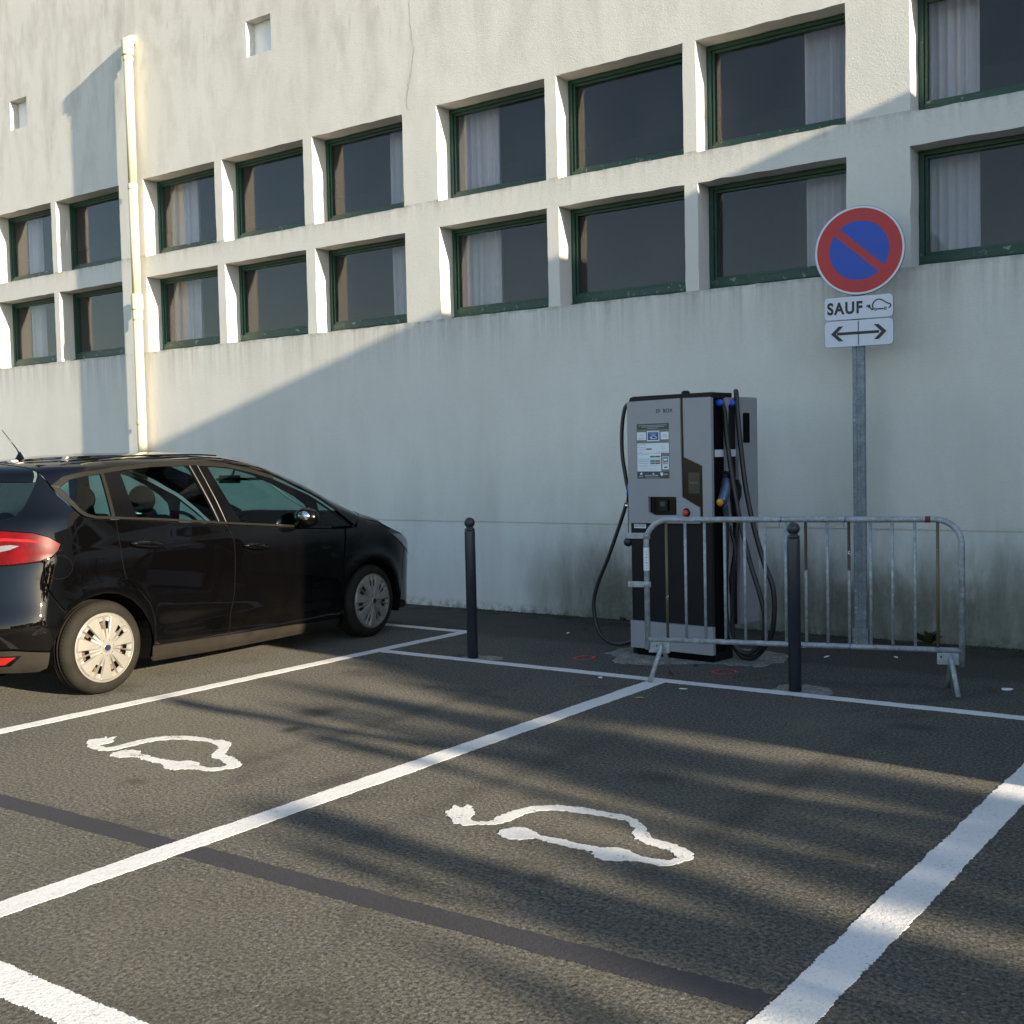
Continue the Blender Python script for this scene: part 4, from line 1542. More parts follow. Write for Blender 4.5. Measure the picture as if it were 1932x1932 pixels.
    rpn = [(0.354, 0.272), (0.631, 0.264), (0.631, 1.967), (0.354, 1.967)]
    mb.prism(rpn, X, X + 0.034, axis='x')
    rp_ = mb.build('rear_side_panel', 'grey', o, bevel=0.008)
    mb = MB()
    pts = rounded_rect(0.415, 0.512, 1.625, 1.848, 0.012)
    mb.prism(pts, X + 0.0335, X + 0.036, axis='x')
    mb.build('grille_slot', 'dark', rp_)
    q = text_mesh('EVBOX', 0.036, 'grey_print', rp_, (X + 0.0355, 0.405, 1.258), rz=R(90), bold=0.001, name='logo')
    for (a_, b2_) in ((0.054, 0.176), (0.246, 0.347)):
        st_ = MB().box((X + 0.008, a_, 1.526), (X + 0.010, b2_, 1.578)).build('holder_sticker', 'white_paper', o)
    # blue cable clamps at the top
    for w in (0.095, 0.262):
        mb = MB()
        mb.ellipsoid((X + 0.030, w, 1.915), (0.030, 0.024, 0.026))
        mb.box((X, w - 0.016, 1.90), (X + 0.03, w + 0.016, 1.932), bev=0.004)
        mb.build('cable_clamp', 'blue_plastic', o)
    # connector parked in the side: big combined plug
    mb = MB()
    rot = Matrix.Rotation(R(28), 3, 'X')
    mb.tube([(X + 0.02, 0.175, 1.375), (X + 0.045, 0.150, 1.345), (X + 0.055, 0.115, 1.28), (X + 0.055, 0.075, 1.215), (X + 0.050, 0.050, 1.18)], [0.030, 0.036, 0.040, 0.038, 0.028], 18)
    mb.tube([(X + 0.052, 0.080, 1.20), (X + 0.052, 0.115, 1.16), (X + 0.050, 0.130, 1.10), (X + 0.050, 0.135, 1.02)], [0.026, 0.024, 0.021, 0.018], 14)
    noz = mb.build('connector', 'nozzle', o)
    MB().ellipsoid((X + 0.054, 0.040, 1.197), (0.026, 0.018, 0.030), rot=rot).build('release_button', 'orange_plastic', noz)
    mb = MB()
    mb.tube([(X + 0.01, 0.18, 1.40), (X + 0.04, 0.16, 1.36)], [0.034, 0.036], 16)
    mb.box((X, 0.14, 1.36), (X + 0.04, 0.20, 1.42), bev=0.01)
    mb.build('holster', 'black', noz)
    mb = MB()
    mb.tube([(X + 0.02, 0.33, 1.34), (X + 0.045, 0.31, 1.30), (X + 0.055, 0.285, 1.24), (X + 0.05, 0.26, 1.18)], [0.024, 0.030, 0.032, 0.024], 16)
    mb.tube([(X + 0.05, 0.265, 1.19), (X + 0.05, 0.285, 1.12), (X + 0.05, 0.29, 1.05)], [0.024, 0.021, 0.018], 14)
    mb.build('connector', 'black', o)

    def cable(pts, r, name='cable'):
        P = catmull(pts, 8)
        MB().tube(P, r, 12).build(name, 'rubber', o)
    # cable of the orange-tipped connector: down, loop on the ground, and up the outside
    cable([(0.772, 0.135, 1.04), (0.768, 0.14, 0.90), (0.752, 0.15, 0.65), (0.742, 0.16, 0.42), (0.765, 0.17, 0.22), (0.83, 0.18, 0.115), (0.93, 0.18, 0.10), (1.035, 0.17, 0.20), (1.058, 0.16, 0.37), (1.028, 0.15, 0.535), (0.955, 0.15, 0.756), (0.882, 0.15, 1.035), (0.825, 0.15, 1.317), (0.775, 0.15, 1.656), (0.765, 0.14, 1.86), (0.745, 0.115, 1.925)], 0.0175)
    # second cable: behind connector, wide loop touching the ground
    cable([(0.772, 0.29, 1.07), (0.770, 0.28, 0.97), (0.745, 0.27, 0.735), (0.73, 0.26, 0.44), (0.735, 0.26, 0.25), (0.76, 0.25, 0.12), (0.83, 0.25, 0.052), (0.94, 0.25, 0.070), (1.054, 0.25, 0.215), (1.087, 0.25, 0.40), (1.077, 0.25, 0.584), (1.010, 0.25, 0.75), (0.926, 0.25, 1.03), (0.866, 0.25, 1.313), (0.819, 0.26, 1.654), (0.795, 0.27, 1.86), (0.770, 0.30, 1.985), (0.745, 0.335, 2.005), (0.735, 0.36, 1.985), (0.73, 0.37, 1.93)], 0.0185)
    cable([(0.748, 0.22, 1.02), (0.80, 0.21, 0.80), (0.75, 0.20, 0.60), (0.74, 0.20, 0.40), (0.76, 0.22, 0.16)], 0.011)
    # left side cable with its blue plug and hanging weight
    cable([(-0.015, 0.15, 1.955), (-0.085, 0.15, 1.945), (-0.133, 0.15, 1.88), (-0.159, 0.15, 1.741), (-0.159, 0.15, 1.559), (-0.131, 0.15, 1.341), (-0.122, 0.15, 1.262)][0:0] or
          [(0.0, 0.10, 1.945), (-0.045, 0.07, 1.935), (-0.070, 0.06, 1.88), (-0.092, 0.06, 1.741), (-0.092, 0.06, 1.559), (-0.066, 0.06, 1.40), (-0.048, 0.06, 1.31), (-0.030, 0.06, 1.27)], 0.0155)
    cable([(-0.060, 0.06, 1.185), (-0.085, 0.06, 1.12), (-0.140, 0.06, 0.99), (-0.240, 0.06, 0.765), (-0.350, 0.06, 0.545), (-0.394, 0.06, 0.385), (-0.368, 0.06, 0.205), (-0.285, 0.06, 0.110), (-0.165, 0.06, 0.082), (-0.05, 0.07, 0.11), (0.02, 0.09, 0.14)], 0.0150)
    mb = MB()
    mb.tube([(-0.012, 0.06, 1.36), (-0.020, 0.055, 1.30), (-0.030, 0.055, 1.25)], [0.018, 0.026, 0.022], 14)
    mb.build('plug', 'blue_plastic', o)
    mb = MB()
    mb.tube([(-0.030, 0.055, 1.25), (-0.046, 0.06, 1.19)], [0.020, 0.014], 14)
    mb.build('plug_grip', 'black', o)
    mb = MB()
    mb.lathe([(0.014, -0.012), (0.019, -0.010), (0.019, 0.010), (0.014, 0.012)], 14, origin=(-0.052, 0.06, 1.165))
    mb.build('cable_ring', 'chrome', o)
    MB().tube([(-0.046, 0.06, 1.16), (-0.046, 0.06, 0.92)], 0.003, 6).build('cord', 'rubber', o)
    MB().ellipsoid((-0.050, 0.06, 0.885), (0.038, 0.034, 0.036)).build('cord_weight', 'rubber', o)
    # cable guide running down the left side
    MB().box((-0.026, 0.10, 0.33), (-0.006, 0.25, 1.90)).build('side_channel', 'black', o)
    MB().box((-0.020, 0.06, 1.93), (0.0, 0.28, 1.965), bev=0.006).build('cable_bracket', 'black', o)


make_station()
#CAR
# ------------------------------------------------------------------ the parked car
def interp(tab):
    X = np.array([p[0] for p in tab], float)
    Y = np.array([p[1] for p in tab], float)
    m = np.zeros(len(X))
    dx = np.diff(X)
    s = np.diff(Y) / dx
    for i in range(1, len(X) - 1):
        if s[i - 1] * s[i] > 0:
            m[i] = 2 * s[i - 1] * s[i] / (s[i - 1] + s[i])
    m[0], m[-1] = s[0], s[-1]

    def f(x):
        x = min(max(x, X[0]), X[-1])
        i = min(max(int(np.searchsorted(X, x)) - 1, 0), len(X) - 2)
        h = dx[i]
        t = (x - X[i]) / h
        return float((2 * t ** 3 - 3 * t ** 2 + 1) * Y[i] + (t ** 3 - 2 * t ** 2 + t) * h * m[i] + (-2 * t ** 3 + 3 * t ** 2) * Y[i + 1] + (t ** 3 - t ** 2) * h * m[i + 1])
    return f


half_w = interp([(0.13, 0.83), (0.2, 0.868), (0.3, 0.884), (0.42, 0.889), (0.55, 0.900), (0.75, 0.910), (0.90, 0.914), (0.96, 0.911), (1.04, 0.893), (1.12, 0.876), (1.25, 0.842), (1.4, 0.788), (1.55, 0.728), (1.68, 0.68)])
z_top = interp([(-0.9, 1.46), (-0.45, 1.585), (-0.13, 1.617), (0.22, 1.644), (0.59, 1.658), (1.03, 1.661), (1.5, 1.645), (1.87, 1.598), (2.2, 1.515), (2.5, 1.375), (2.8, 1.20), (2.95, 1.115), (3.1, 1.035), (3.3, 0.965), (3.5, 0.875), (3.65, 0.76), (3.75, 0.66)])
crown = interp([(-0.9, 0.10), (1.1, 0.10), (1.67, 0.135), (2.03, 0.22), (2.41, 0.27), (2.75, 0.20), (3.0, 0.125), (3.4, 0.125), (3.8, 0.16)])
crown_p = interp([(-0.9, 2.2), (1.3, 2.2), (2.0, 1.6), (2.7, 1.6), (3.05, 2.2), (3.8, 2.2)])
x_rear = interp([(0.1, -0.74), (0.2, -0.78), (0.3, -0.825), (0.5, -0.835), (0.7, -0.795), (0.92, -0.742), (1.0, -0.725), (1.15, -0.70), (1.22, -0.665), (1.29, -0.585), (1.456, -0.51), (1.56, -0.475), (1.7, -0.45)])
REAR_L, REAR_K, FRONT_X, FRONT_L, FRONT_K = 0.60, 0.55, 3.0, 0.72, 0.65


def to_ab(x, z, th=None):
    """(x along the car, height z or crown angle th) -> shell parameters"""
    zc, d, p = z_top(x) - crown(x), crown(x), crown_p(x)
    if th is not None:
        b = zc + d * th
        z = zc + d * math.sin(th) ** (2 / p)
    elif z <= zc:
        b = z
    else:
        b = zc + d * math.asin(min(1.0, ((z - zc) / d) ** (p / 2)))
    xs = x_rear(z) + REAR_L
    if x < xs:
        a = xs - REAR_K * math.asin(min(1.0, ((xs - x) / REAR_L) ** 1.25))
    elif x > FRONT_X:
        a = FRONT_X + FRONT_K * math.asin(min(1.0, ((x - FRONT_X) / FRONT_L) ** 1.25))
    else:
        a = x
    return (a, b)


def shell(a, b, off=0.0, normal=False):
    def S(a, b):
        x, z = a, b
        fx, fy = 1.0, 1.0
        for _ in range(14):
            zc, d, p = z_top(x) - crown(x), crown(x), crown_p(x)
            if b > zc:
                th = min((b - zc) / d, math.pi / 2)
                zn = zc + d * math.sin(th) ** (2 / p)
                fy = max(0.0, math.cos(th)) ** (2 / p)
            else:
                zn, fy = b, 1.0
            z = 0.4 * z + 0.6 * zn
            xs = x_rear(z) + REAR_L
            if a < xs:
                ph = min((xs - a) / REAR_K, math.pi / 2)
                xn = xs - REAR_L * math.sin(ph) ** 0.8
                fx = max(0.0, math.cos(ph)) ** 0.8
            elif a > FRONT_X:
                ph = min((a - FRONT_X) / FRONT_K, math.pi / 2)
                xn = FRONT_X + FRONT_L * math.sin(ph) ** 0.8
                fx = max(0.0, math.cos(ph)) ** 0.8
            else:
                xn, fx = a, 1.0
            x = 0.4 * x + 0.6 * xn
        y = half_w(z)
        for cx, cz in ((0.02, 0.322), (2.80, 0.322)):
            r = math.hypot(x - cx, z - cz)
            if z > 0.2:
                y += 0.013 * math.exp(-((r - 0.40) / 0.055) ** 2)
        if x < -0.22:
            k = min(1.0, (-0.22 - x) / 0.22)
            y += 0.036 * k * k * (3 - 2 * k) * math.exp(-((z - 0.50) / 0.17) ** 2)
        if 0.4 < x < 2.4:
            y -= 0.010 * math.exp(-((z - 0.40) / 0.06) ** 2) * min(1, (x - 0.4) / 0.2, (2.4 - x) / 0.2)
        return Vector((x, y * fx * fy, z))
    P = S(a, b)
    if not (normal or off):
        return P
    e = 0.002
    da = S(a + e, b) - S(a - e, b)
    db = S(a, b + e) - S(a, b - e)
    n = db.cross(da)
    if n.length < 1e-10:
        n = Vector((0, 0, 1)) if b > 1.3 else Vector((-1 if a < 1 else 1, 0, 0))
    n.normalize()
    if n.y < -1e-3 and P.y > 0.05:
        n = -n
    return P + n * off, n


def densify(P, step, closed=True):
    out = []
    n = len(P)
    for i in range(n if closed else n - 1):
        a, b = P[i], P[(i + 1) % n]
        L_ = math.hypot(b[0] - a[0], b[1] - a[1])
        k = max(1, int(math.ceil(L_ / step)))
        out += [(a[0] + (b[0] - a[0]) * t / k, a[1] + (b[1] - a[1]) * t / k) for t in range(k)]
    return out


def inset_poly(P, d):
    if d == 0:
        return P
    A = sum(P[i][0] * P[(i + 1) % len(P)][1] - P[(i + 1) % len(P)][0] * P[i][1] for i in range(len(P)))
    s = 1 if A > 0 else -1
    out = []
    n = len(P)
    for i in range(n):
        a, b, c = np.array(P[i - 1]), np.array(P[i]), np.array(P[(i + 1) % n])
        d1 = (b - a) / (np.linalg.norm(b - a) + 1e-9)
        d2 = (c - b) / (np.linalg.norm(c - b) + 1e-9)
        n1 = np.array([-d1[1], d1[0]]) * s
        n2 = np.array([-d2[1], d2[0]]) * s
        m = n1 + n2
        m = m / max(0.5, (np.linalg.norm(m) ** 2) / 2 + 1e-9)
        if np.linalg.norm(m) > 2:
            m = m / np.linalg.norm(m) * 2
        out.append(tuple(b + m * d * 1.0))
    return out


CACHE = {}
HP = math.pi / 2


def panel(name, poly, mat, parent, side=-1, off=0.0, inset=0.003, holes=(), flange=0.014, step=0.045, ab=False, thick=None, label=None):
    """one skin panel of the car: poly is a list of (x,z) or (x,None,th) points"""
    def cv(pt):
        if ab:
            return pt
        if pt[0] == 'rear':
            return (x_rear(pt[1]) + REAR_L - REAR_K * HP - 0.006, min(pt[1], 9))
        if len(pt) > 2 and pt[2] == HP:
            a_, b_ = to_ab(*pt)
            return (a_, b_ + 0.006)
        return to_ab(pt[0], pt[1], pt[2] if len(pt) > 2 else None)
    key = (name, str(poly)[:200], off, inset, len(holes))
    if key not in CACHE:
        P = [cv(p) for p in poly]
        P = densify(inset_poly(P, inset), step * 0.6)
        Hs = [densify(inset_poly([cv(p) for p in h], -inset), step * 0.6) for h in holes]
        x0, x1 = min(p[0] for p in P), max(p[0] for p in P)
        z0, z1 = min(p[1] for p in P), max(p[1] for p in P)
        inner = []
        allb = np.array(P + [q for h in Hs for q in h])
        for i in range(int((x1 - x0) / step) + 1):
            for j in range(int((z1 - z0) / step) + 1):
                q = (x0 + (i + 0.5) * step, z0 + (j + 0.5) * step)
                if inside(q, P) and not any(inside(q, h) for h in Hs):
                    if ((allb - np.array(q)) ** 2).sum(1).min() > (step * 0.42) ** 2:
                        inner.append(q)
        tri = triangulate(P, Hs, inner)
        pts2 = P + [q for h in Hs for q in h] + inner
        V, N = [], []
        for q in pts2:
            p_, n_ = shell(q[0], q[1], off if off else 1e-9, True)
            V.append(p_)
            N.append(n_)
        loops = []
        b = 0
        for L_ in [P] + Hs:
            loops.append(list(range(b, b + len(L_))))
            b += len(L_)
        CACHE[key] = (V, N, tri, loops)
    V, N, tri, loops = CACHE[key]
    V, N = list(V), list(N)
    faces = [tuple(t) for t in tri]
    if flange:
        for lp in loops:
            b = len(V)
            for i in lp:
                V.append(V[i] - N[i] * flange)
                N.append(N[i])
            m = len(lp)
            for k in range(m):
                i, j = lp[k], lp[(k + 1) % m]
                faces.append((i, j, b + (k + 1) % m, b + k))
    sy = -1 if side < 0 else 1
    Vs = [(v.x, v.y * sy, v.z) for v in V]
    Ns = [Vector((n.x, n.y * sy, n.z)) for n in N]
    nt = len(tri)
    fs = []
    for i, f in enumerate(faces):
        if i < nt:
            a, b_, c = (Vector(Vs[k]) for k in f)
            nn = (b_ - a).cross(c - a)
            if nn.dot(Ns[f[0]] + Ns[f[1]] + Ns[f[2]]) < 0:
                f = tuple(reversed(f))
        fs.append(f)
    me = bpy.data.meshes.new(name)
    me.from_pydata(Vs, [], fs)
    me.materials.append(M[mat] if isinstance(mat, str) else mat)
    if mat == 'paint':
        me.materials.append(M['dark'])
        me.polygons.foreach_set('material_index', [0 if i < nt else 1 for i in range(len(fs))])
    me.polygons.foreach_set('use_smooth', [True] * len(fs))
    me.update()
    try:
        me.normals_split_custom_set_from_vertices([tuple(n) for n in Ns])
    except Exception:
        pass
    o = link(name, me, parent)
    if label:
        o['label'] = label
    return o


HP = math.pi / 2
DLO_TOP = [(-0.22, 1.437), (-0.12, 1.497), (0.05, 1.527), (0.28, 1.552), (0.59, 1.575), (0.99, 1.580), (1.31, 1.559), (1.55, 1.513), (1.77, 1.453), (2.13, 1.303), (2.39, 1.147), (2.60, 0.995)]
DLO_BOT = [(2.60, 0.980), (2.30, 0.993), (2.01, 1.016), (1.16, 1.097), (0.60, 1.155), (0.19, 1.190), (0.02, 1.203), (-0.06, 1.222), (-0.13, 1.290), (-0.20, 1.380)]
DLO = DLO_TOP + DLO_BOT
ARCH_R = [(-0.399, 0.341), (-0.352, 0.461), (-0.296, 0.560), (-0.225, 0.625), (-0.121, 0.672), (0.02, 0.692), (0.14, 0.675), (0.245, 0.622), (0.330, 0.545), (0.392, 0.450), (0.430, 0.345), (0.436, 0.285)]
ARCH_F = [(2.400, 0.240), (2.415, 0.330), (2.452, 0.440), (2.510, 0.535), (2.590, 0.610), (2.690, 0.662), (2.80, 0.680), (2.915, 0.662), (3.02, 0.605), (3.10, 0.525), (3.155, 0.425), (3.185, 0.300)]
SEAM_R = [(0.176, 1.190), (0.176, 0.93), (0.190, 0.840), (0.215, 0.770), (0.262, 0.722), (0.345, 0.655), (0.410, 0.575), (0.448, 0.48), (0.460, 0.38), (0.452, 0.272)]
SEAM_M = [(1.163, 1.097), (1.190, 1.040), (1.210, 0.960), (1.213, 0.80), (1.203, 0.578), (1.175, 0.40), (1.150, 0.252)]
SEAM_F = [(2.46, 0.986), (2.455, 0.85), (2.44, 0.70)]
REAR_SEAM = [(-0.255, 1.549), (-0.297, 1.456), (-0.34, 1.385), (-0.409, 1.288), (-0.47, 1.245), (-0.568, 1.215)]
LAMP_TOP = [(-0.655, 1.155), (-0.55, 1.152), (-0.42, 1.132), (-0.34, 1.100), (-0.275, 1.052)]
LAMP_BOT = [(-0.300, 1.010), (-0.345, 0.975), (-0.42, 0.950), (-0.55, 0.935), (-0.665, 0.928)]


def make_wheel(name, label, parent, loc, flip, steer=0.0):
    w = empty(name, loc, steer + (math.pi if flip else 0.0), parent)
    w['label'] = label
    # outward direction is -y in wheel space
    Rt, W_ = 0.322, 0.205
    mb = MB()
    prof = [(0.236, -0.006), (0.243, -0.010), (0.262, -0.012), (0.285, -0.008), (0.302, 0.003), (0.3125, 0.016), (0.3195, 0.030)]
    g = [(0.3215, 0.044), (0.3215, 0.052), (0.3145, 0.054), (0.3145, 0.061), (0.322, 0.063), (0.322, 0.086), (0.3145, 0.088), (0.3145, 0.096), (0.322, 0.098)]
    prof += g
    prof += [(r, 0.203 - h) for r, h in reversed(g)]
    prof += [(0.3195, 0.173), (0.3125, 0.187), (0.285, 0.211), (0.245, 0.214), (0.20, 0.205)]
    mb.lathe(prof, 96, axis='y')
    # sipes on the outer shoulder
    n = 72
    for k in range(n):
        t = 2 * math.pi * k / n
        for (h0, h1, rr) in ((0.018, 0.034, 0.3185),):
            c_, s_ = math.cos(t), math.sin(t)
            tx, tz = -s_ * 0.0016, c_ * 0.0016
            r0, r1 = rr - 0.004, rr + 0.0035
            mb.add([(r0 * c_ - tx, h0, r0 * s_ - tz), (r0 * c_ + tx, h0, r0 * s_ + tz), (r1 * c_ + tx, h1, r1 * s_ + tz), (r1 * c_ - tx, h1, r1 * s_ - tz)], [(0, 1, 2, 3)], 1)
    mb.build('tyre', ['tyre', 'dark'], w)
    # rim behind the cover
    mb = MB()
    mb.lathe([(0.0, 0.040), (0.07, 0.040), (0.10, 0.055), (0.17, 0.060), (0.205, 0.050), (0.215, 0.02), (0.236, 0.0)], 48, axis='y')
    mb.build('rim', 'rusty', w)
    # wheel cover: seven broad petals, between them recessed wedges with two slots and ribs
    NS, NR = 7, 24
    sec = 2 * math.pi / NS
    nsub = 20
    rs = [0.030, 0.045, 0.062, 0.080, 0.098, 0.114, 0.128, 0.142, 0.156, 0.170, 0.182, 0.196, 0.208, 0.218, 0.226, 0.233]
    V, F = [], []

    def height(r, u):
        """u in [0,1) over a sector: petal for u<.44, wedge beyond"""
        base = -0.012 - 0.030 * (1 - (r / 0.235) ** 2) * 0.55 + (0.010 if r > 0.22 else 0)
        if u < 0.42 or r < 0.05:
            return base
        v = (u - 0.42) / 0.58
        depth = 0.017 * min(1, (r - 0.05) / 0.06) * min(1.0, max(0.0, (0.226 - r) / 0.02))
        ribs = 0
        for c_ in (0.5, 0.04, 0.96):
            ribs = max(ribs, max(0.0, 1 - abs(v - c_) / 0.07))
        return base + depth * (1 - ribs)

    us = [0, 0.10, 0.21, 0.32, 0.415, 0.44, 0.475, 0.52, 0.56, 0.60, 0.64, 0.665, 0.69, 0.71, 0.73, 0.755, 0.78, 0.82, 0.86, 0.90, 0.945, 0.985]
    nu = len(us)
    tot = nu * NS
    rot0 = R(90) + sec * 0.29 - sec
    for r in rs:
        for s in range(NS):
            for u in us:
                t = rot0 + sec * (s + u)
                V.append((r * math.cos(t), height(r, u), r * math.sin(t)))
    for i in range(len(rs) - 1):
        rm = (rs[i] + rs[i + 1]) / 2
        for s in range(NS):
            for k in range(nu):
                um = (us[k] + (us[k + 1] if k + 1 < nu else 1.0)) / 2
                v = (um - 0.42) / 0.58
                if 0.125 < rm < 0.185 and (0.13 < v < 0.41 or 0.59 < v < 0.87):
                    continue
                a = i * tot + s * nu + k
                b = i * tot + (s * nu + k + 1) % tot
                F.append((a, b, b + tot, a + tot))
    mb = MB()
    mb.add(V, F)
    mb.lathe([(0.233, -0.002), (0.2365, -0.010), (0.239, -0.006), (0.239, 0.004)], 72, axis='y')
    cov = mb.build('wheel_cover', 'hubcap', w)
    cov.modifiers.new('thick', 'SOLIDIFY').thickness = 0.0025
    mb = MB()
    mb.lathe([(0.0, -0.036), (0.024, -0.0355), (0.027, -0.032), (0.032, -0.029), (0.034, -0.024)], 32, axis='y')
    mb.build('cap_ring', 'hubcap', cov)
    mb = MB()
    n = 28
    mb.add([(0.0245 * math.cos(2 * math.pi * k / n), -0.0368, 0.0205 * math.sin(2 * math.pi * k / n)) for k in range(n)], [tuple(range(n))])
    mb.build('badge', simple('dark_blue_badge', (0.010, 0.013, 0.032), 0.3) if 'badge_m' not in M else M['badge_m'], cov)
    for k in range(NS):
        t = rot0 + sec * (k + 0.21)
        MB().ellipsoid((0.055 * math.cos(t), -0.0285, 0.055 * math.sin(t)), (0.0032, 0.002, 0.0032), 8, 6).build('stud', 'dark', cov)
    return w


M['badge_m'] = simple('dark_blue_badge', (0.010, 0.013, 0.032), 0.3)


def make_car():
    car = empty('parked_car', (-6.93 - 0.914 * math.cos(R(2.06)), -4.70 - 0.914 * math.sin(R(2.06)), 0), R(90 + 2.06))
    tag(car, 'black five-door people carrier parked nose to the wall', 'car')
    zc_pts = lambda xs, th: [(x, None, th) for x in xs]
    # openings of the glass in x,z
    Q = [(-0.170, 1.424), (-0.095, 1.470), (0.05, 1.502), (0.150, 1.520), (0.147, 1.213), (0.03, 1.222), (-0.03, 1.240), (-0.10, 1.315)]
    G2 = [(0.318, 1.50), (0.345, 1.532), (0.55, 1.549), (0.90, 1.553), (0.945, 1.52), (1.065, 1.126), (0.36, 1.196), (0.335, 1.32)]
    G1 = [(1.125, 1.535), (1.20, 1.535), (1.364, 1.518), (1.55, 1.468), (1.75, 1.385), (1.95, 1.280), (2.05, 1.205), (2.085, 1.13), (2.075, 1.030), (1.31, 1.100), (1.22, 1.29)]
    G0 = [(2.185, 1.225), (2.36, 1.118), (2.535, 1.008), (2.20, 1.022)]
    BLACKS = [p for p in DLO]

    def shrink(P, d):
        return inset_poly(P, d)
    for side in (-1, 1):
        def pn(name, poly, mat, **k):
            return panel(name, poly, mat, car, side=side, **k)
        # roof skin with pillars
        roof = list(reversed(DLO_TOP[:-1])) + [(-0.255, 1.549)] + [(-0.30, None, 0.9), (-0.38, None, HP)]
        roof += zc_pts([0.0, 0.5, 1.0, 1.4], HP) + [(1.62, None, HP), (1.72, None, 0.78), (2.05, None, 0.72), (2.3, None, 0.66), (2.6, None, 0.60), (2.80, None, 0.62), (2.70, None, 0.2), (2.60, 0.999)]
        pn('roof_side', roof, 'paint')
        pn('windscreen', [(2.80, None, 0.62), (2.92, None, 1.1), (2.96, None, HP), (2.4, None, HP), (1.62, None, HP), (1.72, None, 0.78), (2.05, None, 0.72), (2.3, None, 0.66), (2.6, None, 0.60)], 'carglass', off=-0.003)
        pn('bonnet', [(2.66, None, 0.10), (2.9, None, 0.12), (3.15, None, 0.16), (3.40, None, 0.35), (3.55, None, 0.8), (3.62, None, HP), (3.3, None, HP), (2.98, None, HP), (2.94, None, 1.1), (2.83, None, 0.62)], 'paint')
        # front wing
        fen = [(2.475, 0.980), (2.62, 0.985), (2.66, None, 0.08), (2.9, None, 0.10), (3.15, None, 0.14), (3.26, 0.875), (3.30, 0.80), (3.27, 0.66), (3.24, 0.45), (3.200, 0.300)]
        fen += list(reversed(ARCH_F)) + [(2.44, 0.24), (2.45, 0.70)]
        pn('front_wing', fen, 'paint')
        pn('headlight', [(3.05, 0.905), (3.20, 0.885), (3.38, 0.840), (3.50, 0.780), (3.57, 0.700), (3.53, 0.655), (3.40, 0.700), (3.27, 0.770), (3.15, 0.845)], 'lampclear', off=0.009)
        fb = [(3.275, 0.66), (3.32, 0.79), (3.38, 0.71), (3.50, 0.65), (3.60, 0.635), (3.66, 0.66), (3.72, 0.66), (3.72, 0.50), (3.72, 0.30), (3.70, 0.22)]
        pn('front_bumper', [(3.275, 0.66), (3.315, 0.78), (3.38, 0.71), (3.50, 0.65), (3.60, 0.635), (3.70, 0.66), (3.72, 0.62), (3.72, 0.20), (3.50, 0.19), (3.20, 0.20), (3.245, 0.45)], 'paint')
        pn('bumper_cap', [(3.385, 0.86), (3.50, None, 0.42), (3.57, None, 0.85), (3.64, None, HP), (3.715, 0.67), (3.60, 0.65), (3.51, 0.785)], 'paint')
        # doors
        fd = list(reversed(SEAM_M)) + [(1.5, 1.061), (2.01, 1.008), (2.46, 0.978)] + [(2.43, 0.70), (2.415, 0.45), (2.392, 0.222)]
        d1 = pn('front_door', fd, 'paint')
        rd = list(reversed(SEAM_R)) + [(0.60, 1.148), (1.157, 1.090)] + SEAM_M[1:]
        d2 = pn('rear_door', rd, 'paint')
        for dd, (hx, hz, L_, sl) in ((d2, (0.395, 0.996, 0.285, -0.05)), (d1, (1.425, 0.902, 0.275, -0.05))):
            # recessed bowl and handle
            y0 = half_w(hz)
            c = Vector((hx, y0, hz))
            rotm = Matrix.Rotation(0.10 * 1, 3, 'Y')
            mb = MB()
            mb.ellipsoid((hx + 0.01, side * (y0 - 0.003), hz - 0.008), (L_ * 0.48, 0.0085, 0.043), 28, 10, rot=rotm)
            mb.build('handle_recess', 'gloss_black', dd)
            P = []
            rr = []
            for k in range(15):
                t = k / 14
                P.append((hx + (t - 0.5) * L_ * 0.97, side * (y0 + 0.004 + 0.022 * math.sin(math.pi * t) ** 0.5), hz + 0.006 - (t - 0.5) * 0.032))
                rr.append(0.009 + 0.017 * math.sin(math.pi * t) ** 0.6)
            MB().tube(P, rr, 14).build('door_handle', 'paint', dd)
        # rear quarter
        qp = [(0.170, 1.185), (0.02, 1.198), (-0.065, 1.218), (-0.135, 1.288), (-0.206, 1.38), (-0.226, 1.437), (-0.255, 1.540)]
        qp += REAR_SEAM[1:] + LAMP_TOP + LAMP_BOT[:2] + [(-0.388, 0.958), (-0.405, 0.87), (-0.385, 0.757), (-0.340, 0.68), (-0.285, 0.609)]
        qp += ARCH_R[3:] + [(0.446, 0.272)] + list(reversed(SEAM_R[:-1]))
        quarter = pn('rear_quarter', qp, 'paint')
        # filler flap: thin ring groove and disc
        if side < 0:
            cx, cz, rf = -0.308, 0.902, 0.092
            circ = [(cx + rf * math.cos(t), cz + rf * 0.86 * math.sin(t)) for t in np.linspace(0, 2 * math.pi, 29)[:-1]]
            circ2 = [(cx + (rf - 0.005) * math.cos(t), cz + (rf * 0.86 - 0.005) * math.sin(t)) for t in np.linspace(0, 2 * math.pi, 29)[:-1]]
            panel('filler_gap', circ, 'dark', quarter, side=side, off=0.0012, inset=0, holes=[circ2], flange=0, step=0.03)
            panel('filler_flap', circ2, 'paint', quarter, side=side, off=0.0015, inset=0.001, flange=0.002, step=0.03)
        # rear lamp
        tl = pn('tail_light', LAMP_TOP + LAMP_BOT, 'taillight', off=0.006, flange=0.03)
        panel('clear_lens', [(-0.665, 1.045), (-0.60, 1.052), (-0.535, 1.060), (-0.50, 1.052), (-0.545, 1.028), (-0.60, 1.012), (-0.67, 1.005)], 'lampclear', tl, side=side, off=0.0085, inset=0, flange=0.003, step=0.02)
